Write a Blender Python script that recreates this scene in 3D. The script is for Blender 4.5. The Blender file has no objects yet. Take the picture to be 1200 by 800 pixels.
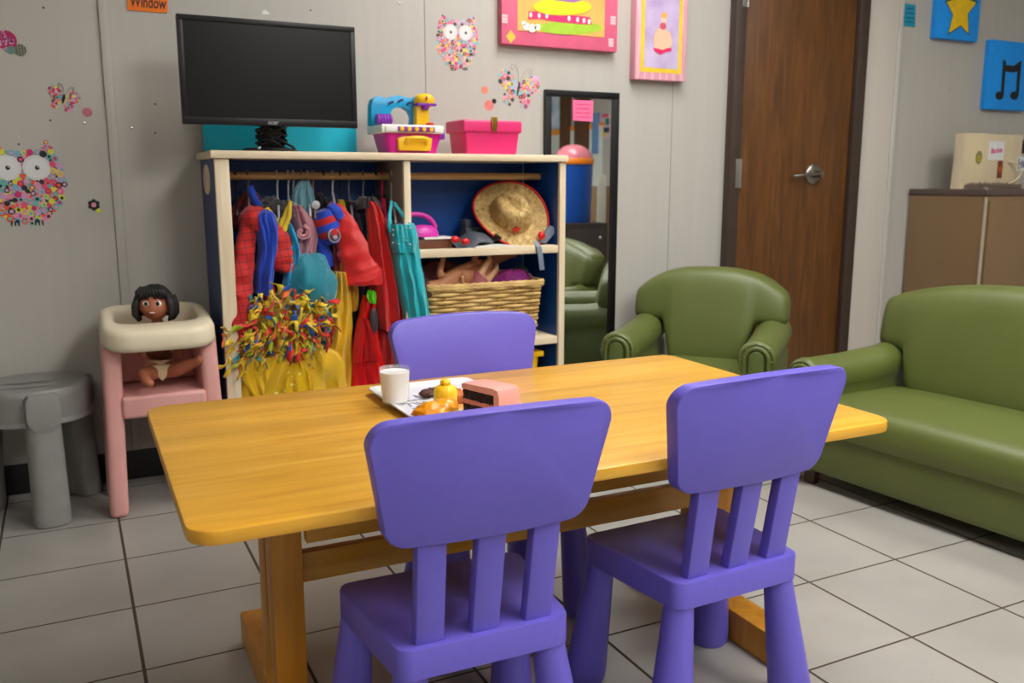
import bpy, bmesh, math, random
from mathutils import Vector, Matrix, Euler, noise as mnoise
R = random.Random(7)
sc = bpy.context.scene
col = sc.collection
PI = math.pi

# ------------------------------------------------------------------ camera model (frame taken as 1200 x 800)
F, PITCH, YAW, CH = 1041.56, .1784, .4626, 1.0
FW = Vector((math.sin(YAW)*math.cos(PITCH), math.cos(YAW)*math.cos(PITCH), -math.sin(PITCH)))
RT = Vector((math.cos(YAW), -math.sin(YAW), 0)); UP = RT.cross(FW)
CAM = Vector((0, 0, CH))
def ray(u, v): return FW + RT*((u-600)/F) + UP*((400-v)/F)
def atY(u, v, y):
    d = ray(u, v); return CAM + d*(y/d.y)
def atZ(u, v, z):
    d = ray(u, v); return CAM + d*((z-CH)/d.z)

# ------------------------------------------------------------------ materials
def lin(c):
    if isinstance(c, str):
        c = c.lstrip('#'); c = [int(c[i:i+2], 16)/255 for i in (0, 2, 4)]
    return tuple(x/12.92 if x <= .04045 else ((x+.055)/1.055)**2.4 for x in c)
def mat(name, c, rough=.5, var=.06, scale=30., bump=0., metal=0., spec=.5, stretch=(1, 1, 1), sheen=0., trans=0., alpha=1., coat=0., sss=0., emit=None):
    m = bpy.data.materials.new(name); m.use_nodes = True
    nt = m.node_tree; b = nt.nodes['Principled BSDF']
    base = lin(c)
    b.inputs['Roughness'].default_value = rough
    b.inputs['Metallic'].default_value = metal
    b.inputs['Specular IOR Level'].default_value = spec
    if sheen: b.inputs['Sheen Weight'].default_value = sheen
    if trans: b.inputs['Transmission Weight'].default_value = trans
    if alpha < 1: b.inputs['Alpha'].default_value = alpha
    if coat: b.inputs['Coat Weight'].default_value = coat; b.inputs['Coat Roughness'].default_value = .15
    if sss: b.inputs['Subsurface Weight'].default_value = sss; b.inputs['Subsurface Radius'].default_value = (.01, .006, .004)
    tc = nt.nodes.new('ShaderNodeTexCoord'); mp = nt.nodes.new('ShaderNodeMapping'); nz = nt.nodes.new('ShaderNodeTexNoise')
    mp.inputs['Scale'].default_value = stretch
    nz.inputs['Scale'].default_value = scale; nz.inputs['Detail'].default_value = 4
    nt.links.new(tc.outputs['Object'], mp.inputs['Vector']); nt.links.new(mp.outputs['Vector'], nz.inputs['Vector'])
    rp = nt.nodes.new('ShaderNodeValToRGB')
    rp.color_ramp.elements[0].position = .3; rp.color_ramp.elements[1].position = .7
    rp.color_ramp.elements[0].color = tuple(max(0, x*(1-var)) for x in base)+(1,)
    rp.color_ramp.elements[1].color = tuple(min(1, x*(1+var)) for x in base)+(1,)
    nt.links.new(nz.outputs['Fac'], rp.inputs['Fac']); nt.links.new(rp.outputs['Color'], b.inputs['Base Color'])
    if bump:
        bp = nt.nodes.new('ShaderNodeBump'); bp.inputs['Strength'].default_value = bump; bp.inputs['Distance'].default_value = .004
        nt.links.new(nz.outputs['Fac'], bp.inputs['Height']); nt.links.new(bp.outputs['Normal'], b.inputs['Normal'])
    return m
def ramp_mat(name, stops, rough, scale, stretch, detail=5, distortion=0., bump=.1, tex='noise', coat=0., spec=.5):
    m = mat(name, stops[0][1], rough, coat=coat, spec=spec); nt = m.node_tree; b = nt.nodes['Principled BSDF']
    tc = nt.nodes.new('ShaderNodeTexCoord'); mp = nt.nodes.new('ShaderNodeMapping'); mp.inputs['Scale'].default_value = stretch
    if tex == 'noise':
        n = nt.nodes.new('ShaderNodeTexNoise'); n.inputs['Detail'].default_value = detail; n.inputs['Distortion'].default_value = distortion; out = n.outputs['Fac']
    elif tex == 'wave':
        n = nt.nodes.new('ShaderNodeTexWave'); n.inputs['Distortion'].default_value = distortion; n.inputs['Detail'].default_value = detail; out = n.outputs['Fac']
    else:
        n = nt.nodes.new('ShaderNodeTexVoronoi'); out = n.outputs['Distance']
    n.inputs['Scale'].default_value = scale
    nt.links.new(tc.outputs['Object'], mp.inputs['Vector']); nt.links.new(mp.outputs['Vector'], n.inputs['Vector'])
    rp = nt.nodes.new('ShaderNodeValToRGB'); els = rp.color_ramp.elements
    while len(els) < len(stops): els.new(.5)
    for e, (p, c) in zip(els, stops): e.position = p; e.color = lin(c)+(1,)
    nt.links.new(out, rp.inputs['Fac']); nt.links.new(rp.outputs['Color'], b.inputs['Base Color'])
    if bump:
        bp = nt.nodes.new('ShaderNodeBump'); bp.inputs['Strength'].default_value = bump; bp.inputs['Distance'].default_value = .003
        nt.links.new(out, bp.inputs['Height']); nt.links.new(bp.outputs['Normal'], b.inputs['Normal'])
    return m

# ------------------------------------------------------------------ mesh builder
class MB:
    def __init__(s): s.bm = bmesh.new()
    def _fin(s, verts, mi, M=None):
        if M is not None: bmesh.ops.transform(s.bm, matrix=M, verts=verts)
        fs = set()
        for v in verts:
            for f in v.link_faces: fs.add(f)
        for f in fs: f.material_index = mi
    def box(s, x0, x1, y0, y1, z0, z1, bev=0., mi=0, M=None, seg=2):
        t = bmesh.new()
        bmesh.ops.create_cube(t, size=1)
        bmesh.ops.scale(t, vec=(x1-x0, y1-y0, z1-z0), verts=t.verts)
        bmesh.ops.translate(t, vec=((x0+x1)/2, (y0+y1)/2, (z0+z1)/2), verts=t.verts)
        if bev: bmesh.ops.bevel(t, geom=t.edges[:], offset=bev, segments=seg, affect='EDGES', profile=.6)
        return s.merge(t, mi, M)
    def merge(s, t, mi=0, M=None, keep=False):
        mp = {}
        nv = []
        for v in t.verts:
            w = s.bm.verts.new(v.co if M is None else M @ v.co); mp[v] = w; nv.append(w)
        for f in t.faces:
            try:
                g = s.bm.faces.new([mp[v] for v in f.verts]); g.material_index = f.material_index if keep else mi; g.smooth = True
            except ValueError: pass
        t.free(); return nv
    def ring_loft(s, rings, mi=0, cap0=True, cap1=True, closed=True, M=None):
        vs = [[s.bm.verts.new(p if M is None else M @ Vector(p)) for p in r] for r in rings]
        n = len(rings[0])
        for a, b in zip(vs, vs[1:]):
            for i in range(n if closed else n-1):
                j = (i+1) % n
                f = s.bm.faces.new((a[i], a[j], b[j], b[i])); f.material_index = mi; f.smooth = True
        if closed and cap0: f = s.bm.faces.new(vs[0][::-1]); f.material_index = mi
        if closed and cap1: f = s.bm.faces.new(vs[-1]); f.material_index = mi
        return [v for r in vs for v in r]
    def lathe(s, prof, c=(0, 0, 0), n=32, mi=0, M=None, cap0=True, cap1=True):
        rings = [[Vector((c[0]+r*math.cos(2*PI*i/n), c[1]+r*math.sin(2*PI*i/n), c[2]+z)) for i in range(n)] for r, z in prof]
        return s.ring_loft(rings, mi, cap0, cap1, True, M)
    def tube(s, path, rad, n=10, mi=0, flat=1., up=(0, 0, 1), closed=False, M=None):
        P = [Vector(p) for p in path]; rings = []
        m = len(P)
        ux = None
        for i, p in enumerate(P):
            if closed: d = P[(i+1) % m]-P[i-1]
            else: d = P[min(i+1, m-1)]-P[max(i-1, 0)]
            d.normalize()
            u = Vector(up) if ux is None else ux
            a = u-d*u.dot(d)
            if a.length < 1e-4: a = Vector((1, 0, 0))-d*d.x
            if a.length < 1e-4: a = Vector((0, 1, 0))-d*d.y
            a.normalize(); ux = a; b = d.cross(a)
            r = rad[i] if isinstance(rad, (list, tuple)) else rad
            rings.append([p+a*(r*math.cos(2*PI*k/n)*flat)+b*(r*math.sin(2*PI*k/n)) for k in range(n)])
        if closed: rings.append(rings[0])
        return s.ring_loft(rings, mi, not closed, not closed, True, M)
    def prism(s, poly, y0, y1, mi=0, M=None, bev=0., mi_side=None):
        """poly in (x,z); extruded along y (front face at y0)"""
        t = bmesh.new()
        a = [t.verts.new((p[0], y0, p[1])) for p in poly]; b = [t.verts.new((p[0], y1, p[1])) for p in poly]
        n = len(poly)
        t.faces.new(a); t.faces.new(b[::-1])
        for i in range(n): t.faces.new((a[i], b[i], b[(i+1) % n], a[(i+1) % n]))
        bmesh.ops.recalc_face_normals(t, faces=t.faces)
        if bev:
            es = [e for e in t.edges if not (abs(e.verts[0].co.y-e.verts[1].co.y) > abs(y1-y0)*.5)]
            bmesh.ops.bevel(t, geom=es, offset=bev, segments=2, affect='EDGES', profile=.6)
        return s.merge(t, mi, M)
    def ell(s, c, r, mi=0, M=None, nu=20, nv=12, e=1., nz=0., ns=8.):
        c = Vector(c)
        rings = []
        for j in range(1, nv):
            th = PI*j/nv
            ring = []
            for i in range(nu):
                ph = 2*PI*i/nu
                def se(x): return math.copysign(abs(x)**e, x)
                d = Vector((se(math.sin(th))*se(math.cos(ph)), se(math.sin(th))*se(math.sin(ph)), -se(math.cos(th))))
                k = 1+nz*mnoise.noise(Vector((d.x*2+c.x*50, d.y*2+c.y*50, d.z*2+c.z*50))*ns*.2) if nz else 1
                ring.append(c+Vector((d.x*r[0]*k, d.y*r[1]*k, d.z*r[2]*k)))
            rings.append(ring)
        return s.ring_loft(rings, mi, True, True, True, M)
    def disc(s, c, rx, rz, y0, y1, n=20, mi=0, M=None):
        return s.prism([(c[0]+rx*math.cos(2*PI*i/n), c[1]+rz*math.sin(2*PI*i/n)) for i in range(n)], y0, y1, mi, M)
    def build(s, name, mats, parent=None, world=True, sharp=40):
        me = bpy.data.meshes.new(name)
        if parent is not None and world:
            o = root_loc(parent); bmesh.ops.translate(s.bm, vec=-o, verts=s.bm.verts)
        bmesh.ops.recalc_face_normals(s.bm, faces=s.bm.faces)
        for f in s.bm.faces: f.smooth = True
        s.bm.to_mesh(me); s.bm.free()
        for m in (mats if isinstance(mats, (list, tuple)) else [mats]): me.materials.append(m)
        try: me.set_sharp_from_angle(angle=math.radians(sharp))
        except Exception: pass
        ob = bpy.data.objects.new(name, me); col.objects.link(ob)
        if parent is not None: ob.parent = parent
        return ob
def root_loc(o):
    v = Vector((0, 0, 0))
    while o is not None: v += o.location; o = o.parent
    return v
def tag(o, label, cat, group=None, kind=None):
    o['label'] = label; o['category'] = cat
    if group: o['group'] = group
    if kind: o['kind'] = kind
    return o
def thing(name, label, cat, loc=(0, 0, 0), group=None):
    o = bpy.data.objects.new(name, None); col.objects.link(o); o.location = Vector(loc); o.empty_display_size = .05
    return tag(o, label, cat, group)
def struct(name, mb, mats, parent=None, label=None):
    o = mb.build(name, mats, parent)
    o['kind'] = 'structure'
    if label: o['label'] = label
    return o
def copy_tree(o, parent=None):
    c = o.copy(); col.objects.link(c); c.parent = parent
    for ch in list(o.children): copy_tree(ch, c)
    return c
def text_bm(body, size, ext=.0005, shear=0., bold=0.):
    cu = bpy.data.curves.new('t', 'FONT'); cu.body = body; cu.size = size; cu.extrude = ext; cu.align_x = 'CENTER'; cu.align_y = 'CENTER'
    cu.shear = shear; cu.offset = bold; cu.resolution_u = 3
    ob = bpy.data.objects.new('t', cu); col.objects.link(ob)
    dg = bpy.context.evaluated_depsgraph_get(); me = bpy.data.meshes.new_from_object(ob.evaluated_get(dg))
    t = bmesh.new(); t.from_mesh(me)
    bpy.data.objects.remove(ob); bpy.data.curves.remove(cu); bpy.data.meshes.remove(me)
    return t
WALLTXT = Matrix.Rotation(PI/2, 4, 'X')       # text stands upright, read from -Y
def smooth_rows(rows, m):
    out = []
    n = len(rows)
    for i in range(n-1):
        p0, p1, p2, p3 = rows[max(i-1, 0)], rows[i], rows[i+1], rows[min(i+2, n-1)]
        for k in range(m):
            t = k/m
            out.append([.5*((2*b)+(c-a)*t+(2*a-5*b+4*c-d)*t*t+(3*b-a-3*c+d)*t**3) for a, b, c, d in zip(p0, p1, p2, p3)])
    out.append(list(rows[-1])); return out
def rrect(w, h, r, n=6, cx=0, cz=0):
    pts = []
    for (sx, sz, a0) in ((1, 1, 0), (-1, 1, PI/2), (-1, -1, PI), (1, -1, 1.5*PI)):
        for k in range(n+1):
            a = a0+PI/2*k/n
            pts.append((cx+sx*(w/2-r)+r*math.cos(a), cz+sz*(h/2-r)+r*math.sin(a)))
    return pts
def skin_mesh(chains, sub=1, remesh=0.):
    """chains: list of lists of (x,y,z,r); chains start from the nearest vertex of an earlier chain. returns bmesh"""
    me = bpy.data.meshes.new('sk'); verts = []; rad = []; edges = []
    for ci, ch in enumerate(chains):
        prev = None
        for k, (x, y, z, r) in enumerate(ch):
            if k == 0 and ci > 0:
                d = [(Vector(v)-Vector((x, y, z))).length for v in verts]; prev = d.index(min(d))
                if min(d) < .004: continue
            verts.append((x, y, z)); rad.append(r); i = len(verts)-1
            if prev is not None: edges.append((prev, i))
            prev = i
    me.from_pydata(verts, edges, [])
    ob = bpy.data.objects.new('sk', me); col.objects.link(ob)
    md = ob.modifiers.new('s', 'SKIN')
    for i, r in enumerate(rad): me.skin_vertices[0].data[i].radius = (r, r)
    me.skin_vertices[0].data[0].use_root = True
    md.use_smooth_shade = True
    sb = ob.modifiers.new('b', 'SUBSURF'); sb.levels = sub; sb.render_levels = sub
    if remesh:
        rm = ob.modifiers.new('r', 'REMESH'); rm.mode = 'VOXEL'; rm.voxel_size = remesh
    dg = bpy.context.evaluated_depsgraph_get(); m2 = bpy.data.meshes.new_from_object(ob.evaluated_get(dg))
    t = bmesh.new(); t.from_mesh(m2)
    bpy.data.objects.remove(ob); bpy.data.meshes.remove(me); bpy.data.meshes.remove(m2)
    return t

TROFFERS = [(1.8, 2.1, .62, 1.22, 18., 'lit ceiling panel over the dress-up unit end of the table'), (1.6, .15, .62, 1.22, 25., 'lit ceiling panel above the near purple chairs'),
            (1.75, -1.65, .62, 1.22, 20., 'lit ceiling panel farthest behind the viewer'), (-.75, -.9, .62, 1.22, 12., 'dimmer ceiling panel on the left behind the viewer'), (3.5, .6, .62, 1.22, 15., 'dimmer unseen ceiling panel over the sofa, added to brighten the right wall')]  # sofa panel is an added lamp that lifts the right-hand wall
EXPO = 0.
# ------------------------------------------------------------------ shared materials
m_wall = mat('wall_paint', (.70, .685, .655), .55, .025, 6, .04, stretch=(6, 6, .25))
m_ceil = mat('ceiling_paint', (.82, .82, .80), .9, .03, 40)
m_black = mat('black_vinyl', (.02, .022, .028), .5, .1, 20)
m_blackpl = mat('black_plastic', (.05, .05, .055), .38, .08, 40, spec=.35)
m_screen = mat('dark_screen', (.035, .036, .040), .3, .05, 4, spec=.25)
m_purple = mat('purple_plastic', (.405, .36, .765), .38, .02, 60, .015)
m_birch = ramp_mat('birch_wood', [(.3, (.90, .84, .73)), (.7, (.84, .76, .63))], .45, 4, (1, 14, 14), bump=.03)
m_birchZ = ramp_mat('birch_wood_upright', [(.3, (.90, .84, .73)), (.7, (.83, .75, .62))], .45, 4, (14, 14, 1), bump=.03)
m_blue = mat('navy_laminate', (.03, .28, .60), .4, .05, 10)
m_bluedk = mat('navy_side', (.15, .24, .46), .45, .06, 10)
m_rod = ramp_mat('dowel_wood', [(.3, (.84, .68, .46)), (.7, (.76, .59, .38))], .5, 5, (1, 12, 12), bump=.02)
m_green = mat('green_vinyl', (.35, .385, .18), .44, .05, 7, .05)
m_greendk = mat('green_piping', (.32, .37, .18), .4, .05, 20)
m_legwood = mat('dark_leg_wood', (.22, .12, .10), .4, .15, 20)
m_steel = mat('brushed_steel', (.62, .60, .57), .3, .08, 40, metal=1., stretch=(1, 1, 12))
m_chrome = mat('chrome', (.8, .8, .8), .15, .03, 20, metal=1.)
m_white = mat('white_plastic', (.88, .87, .85), .4, .03, 20)
m_gray = mat('grey_plastic', (.52, .515, .50), .5, .05, 25, .04)
m_cream = mat('cream_plastic', (.87, .82, .71), .42, .03, 12)
m_pink = mat('pink_plastic', (.85, .62, .595), .45, .04, 10)

# ------------------------------------------------------------------ room shell
WY = 3.18                      # back wall plane
# floor with square ceramic tiles
def tile_material():
    m = bpy.data.materials.new('ceramic_tiles'); m.use_nodes = True; nt = m.node_tree; b = nt.nodes['Principled BSDF']
    N = nt.nodes.new; L = nt.links.new
    geo = N('ShaderNodeNewGeometry'); sep = N('ShaderNodeSeparateXYZ'); L(geo.outputs['Position'], sep.inputs[0])
    def mth(op, a, bb=None):
        n = N('ShaderNodeMath'); n.operation = op
        for i, x in enumerate((a, bb)):
            if x is None: continue
            if isinstance(x, (int, float)): n.inputs[i].default_value = x
            else: L(x, n.inputs[i])
        return n.outputs[0]
    def dist(o, x0, w):
        fr = mth('FRACT', mth('DIVIDE', mth('SUBTRACT', o, x0-20*w), w))
        return mth('MULTIPLY', mth('MINIMUM', fr, mth('SUBTRACT', 1, fr)), w)
    dx = dist(sep.outputs[0], .0732, .3085); dy = dist(sep.outputs[1], 2.7849, .3084)
    gx = mth('DIVIDE', mth('SUBTRACT', dx, .0028), .0014); gy = mth('DIVIDE', mth('SUBTRACT', dy, .0020), .0014)
    cl = N('ShaderNodeClamp'); L(mth('MINIMUM', gx, gy), cl.inputs[0])
    nz = N('ShaderNodeTexNoise'); nz.inputs['Scale'].default_value = 3; nz.inputs['Detail'].default_value = 6
    L(geo.outputs['Position'], nz.inputs['Vector'])
    sp = N('ShaderNodeTexNoise'); sp.inputs['Scale'].default_value = 260; L(geo.outputs['Position'], sp.inputs['Vector'])
    rp = N('ShaderNodeValToRGB'); rp.color_ramp.elements[0].position = .3; rp.color_ramp.elements[1].position = .75
    rp.color_ramp.elements[0].color = lin((.565, .55, .525))+(1,); rp.color_ramp.elements[1].color = lin((.635, .62, .595))+(1,)
    L(nz.outputs['Fac'], rp.inputs['Fac'])
    rs = N('ShaderNodeValToRGB'); rs.color_ramp.elements[0].position = .27; rs.color_ramp.elements[1].position = .36
    rs.color_ramp.elements[0].color = (.78, .76, .73, 1); rs.color_ramp.elements[1].color = (1, 1, 1, 1); L(sp.outputs['Fac'], rs.inputs['Fac'])
    mu = N('ShaderNodeMix'); mu.data_type = 'RGBA'; mu.blend_type = 'MULTIPLY'; mu.inputs[0].default_value = 1
    L(rp.outputs['Color'], mu.inputs[6]); L(rs.outputs['Color'], mu.inputs[7])
    mx = N('ShaderNodeMix'); mx.data_type = 'RGBA'; L(cl.outputs[0], mx.inputs[0]); mx.inputs[6].default_value = lin((.25, .21, .17))+(1,)
    L(mu.outputs[2], mx.inputs[7]); L(mx.outputs[2], b.inputs['Base Color'])
    rr = N('ShaderNodeMapRange'); L(cl.outputs[0], rr.inputs[0]); rr.inputs[3].default_value = .9; rr.inputs[4].default_value = .38
    L(rr.outputs[0], b.inputs['Roughness'])
    bp = N('ShaderNodeBump'); bp.inputs['Strength'].default_value = .5; bp.inputs['Distance'].default_value = .002; L(cl.outputs[0], bp.inputs['Height'])
    L(bp.outputs['Normal'], b.inputs['Normal'])
    return m
X0, X1, Y0R, ZC = -2.3, 5.4, -3.2, 2.62
mb = MB(); mb.box(X0-.1, X1+.1, Y0R-.1, WY+.1, -.1, 0); struct('floor', mb, tile_material())
mb = MB(); mb.box(X0-.1, X1+.1, Y0R-.1, WY+.1, ZC, ZC+.1); struct('ceiling', mb, m_ceil)
JX, JY = 3.428, WY-.004
JX2 = atY(1041, 200, WY).x          # where the next wall panel starts
mb = MB(); mb.box(X0-.1, X1+.1, WY, WY+.1, 0, ZC); struct('wall_back', mb, m_wall)
mb = MB(); mb.box(JX2, X1, JY, WY, 0, ZC); struct('wall_back_right', mb, m_wall)
mb = MB(); mb.box(JX, JX2-.0005, WY-.006, WY-.0005, 0, ZC, .001); struct('trim_5', mb, mat('pale_door_strip', (.80, .775, .735), .5, .02, 6, stretch=(6, 6, .25)))  # strip beside the door, paler than the wall
mb = MB(); mb.box(X0-.1, X0, Y0R, WY, 0, ZC); struct('wall_left', mb, m_wall)
mb = MB(); mb.box(X1, X1+.1, Y0R, WY, 0, ZC); struct('wall_right', mb, m_wall)
mb = MB(); mb.box(X0-.1, X1+.1, Y0R-.1, Y0R, 0, ZC); struct('wall_front', mb, m_wall)
# rounded joint strip where two wall panels meet beside the door
mb = MB(); mb.box(JX2-.012, JX2+.012, WY-.016, WY-.0065, 0, ZC, .004); struct('trim_1', mb, mat('joint_strip_paint', (.76, .75, .73), .4, .02, 10))
# batten over the panel seam on the left
a = atY(121, 0, WY); b_ = atY(145, 345, WY); bx = (a.x+b_.x)/2
mb = MB(); mb.box(bx-.014, bx+.014, WY-.008, WY, .1, ZC, .005); struct('trim_2', mb, m_wall)
for k, u in ((3, 499), (4, 785)):
    p = atY(u, 100 if k == 3 else 220, WY)
    mb = MB(); mb.box(p.x-.002, p.x+.002, WY-.0015, WY, .1, ZC); struct('trim_%d' % k, mb, mat('seam_paint', (.60, .585, .56), .6, .03, 10))
mb = MB()
mb.box(X0, 2.6, WY-.008, WY, 0, .1, .003); struct('baseboard_back', mb, m_black)
mb = MB(); mb.box(JX2+.013, X1, JY-.008, JY, 0, .1, .003); struct('baseboard_back_right', mb, m_black)
mb = MB(); mb.box(X0, X0+.008, Y0R, WY-.01, 0, .1, .003); struct('baseboard_left', mb, m_black)

# door, frame, hinges, lever
m_door = ramp_mat('brown_door_veneer', [(.25, (.28, .165, .06)), (.5, (.375, .23, .085)), (.75, (.445, .28, .12))], .42, 3.2, (9, 9, .9), detail=8, distortion=1.2, bump=.03)
m_frame = mat('dark_door_frame', (.235, .185, .15), .45, .08, 20)
m_hinge = mat('hinge_steel', (.66, .65, .63), .35, .05, 30, metal=.9)
DL, DR = 2.695, 3.362
mb = MB(); mb.box(DL, DR, WY-.022, WY, .008, 2.08, .002); door = struct('door_1', mb, m_door, None, 'brown wooden door with lever handle in the back corner')
mb = MB(); fw = .058
for (xa, xb, za, zb) in ((DL-fw, DL-.003, 0, 2.14), (DR+.003, JX-.001, 0, 2.14), (DL-fw, JX-.001, 2.083, 2.14)):
    mb.box(xa, xb, WY-.045, WY, za, zb, .004)
struct('door_frame', mb, m_frame)
for v0, v1 in ((-28, 6), (186, 220)):
    p0 = atY(850, v0, WY-.04); p1 = atY(850, v1, WY-.04)
    mb = MB(); mb.box(DL-.03, DL-.004, WY-.049, WY-.040, p1.z, p0.z, .002)
    mb.tube([(DL-.002, WY-.046, p1.z), (DL-.002, WY-.046, p0.z)], .006, 10)
    h = mb.build('hinge', m_hinge, door)
p = atY(958, 204, WY-.05)
mb = MB(); Mx = Matrix.Translation((p.x, WY-.022, p.z)) @ Matrix.Rotation(PI/2, 4, 'X')
mb.lathe([(.0, -.001), (.047, -.001), (.048, .006), (.042, .011), (.02, .013), (.016, .02), (.013, .055), (.0, .058)], n=28, M=Mx, cap0=False, cap1=False)
hd = mb.build('door_handle', m_steel, door)
mb = MB(); z = p.z
mb.tube([(p.x+.010, WY-.066, z), (p.x-.015, WY-.067, z), (p.x-.08, WY-.064, z-.003), (p.x-.150, WY-.060, z-.008), (p.x-.158, WY-.058, z-.008)], [.010, .0115, .0105, .010, .006], 12, flat=.75)
mb.build('lever', m_steel, hd)

# screws and nail heads in the wall panels
for i, (u, v, r, big) in enumerate([(51, 9, .003, 0), (99, 144, .005, 1), (59, 141, .003, 0), (22, 169, .003, 0), (154, 150, .005, 1), (182, 122, .003, 0), (182, 156, .003, 0), (468, 4, .005, 1), (364, 12, .003, 0), (1113, 105, .003, 0)]):
    yy = JY if u > 1050 else WY
    p = atY(u, v, yy)
    mb = MB(); Mx = Matrix.Translation((p.x, yy, p.z)) @ Matrix.Rotation(PI/2, 4, 'X')
    mb.lathe([(0, .004 if big else .001), (r*.6, .0035 if big else .001), (r, 0)][::-1], n=12, M=Mx, cap0=False, cap1=True)
    o = mb.build('wall_screw' if big else 'nail_head', m_chrome if big else m_black)
    o['kind'] = 'structure'
# chip of bare plaster above the monitor
p = atY(311, 14, WY)
mb = MB(); mb.prism([(p.x+dx*.0045, p.z+dz*.0045) for dx, dz in ((-3, -1.5), (-1.2, -2), (1.2, -1.6), (3, -1.2), (2.2, .4), (1, .6), (.2, 2), (-.6, .8), (-1.6, 1.2), (-2, 0))], WY-.0012, WY)
o = mb.build('paint_chip', m_white); o['kind'] = 'structure'

# ------------------------------------------------------------------ lights: recessed troffers in the ceiling
def troffer(x, y, w, d, power, label):
    t = thing('ceiling_light', label, 'ceiling light', (x, y, ZC-.03), 'ceiling lights')
    mb = MB()
    for (xa, xb, ya, yb) in ((-w/2-.03, w/2+.03, -d/2-.03, -d/2), (-w/2-.03, w/2+.03, d/2, d/2+.03), (-w/2-.03, -w/2, -d/2, d/2), (w/2, w/2+.03, -d/2, d/2)):
        mb.box(x+xa, x+xb, y+ya, y+yb, ZC-.03, ZC, .003)
    mb.build('light_frame', m_white, t)
    md = bpy.data.materials.new('lamp_diffuser'); md.use_nodes = True
    b = md.node_tree.nodes['Principled BSDF']; b.inputs['Base Color'].default_value = (.9, .9, .9, 1)
    b.inputs['Emission Color'].default_value = (1., .985, .955, 1); b.inputs['Emission Strength'].default_value = power
    mb = MB(); mb.box(x-w/2, x+w/2, y-d/2, y+d/2, ZC-.02, ZC-.012); mb.build('diffuser', md, t)
for tr in TROFFERS: troffer(*tr)
w = bpy.data.worlds.new('World'); sc.world = w; w.use_nodes = True
w.node_tree.nodes['Background'].inputs[0].default_value = (.8, .85, 1, 1); w.node_tree.nodes['Background'].inputs[1].default_value = .05

# ------------------------------------------------------------------ camera
cd = bpy.data.cameras.new('Camera'); cam = bpy.data.objects.new('Camera', cd); col.objects.link(cam)
cam.matrix_world = Matrix(((RT.x, UP.x, -FW.x, 0), (RT.y, UP.y, -FW.y, 0), (RT.z, UP.z, -FW.z, CH), (0, 0, 0, 1)))
cd.sensor_width = 36; cd.sensor_fit = 'HORIZONTAL'; cd.lens = F/1200*36; cd.clip_start = .02
cd.dof.use_dof = True; cd.dof.focus_distance = 1.75; cd.dof.aperture_fstop = 5.6
sc.camera = cam
vs = sc.view_settings; vs.view_transform = 'Standard'; vs.look = 'None'; vs.gamma = 1; vs.exposure = EXPO
try: vs.use_curve_mapping = False
except Exception: pass
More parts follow.
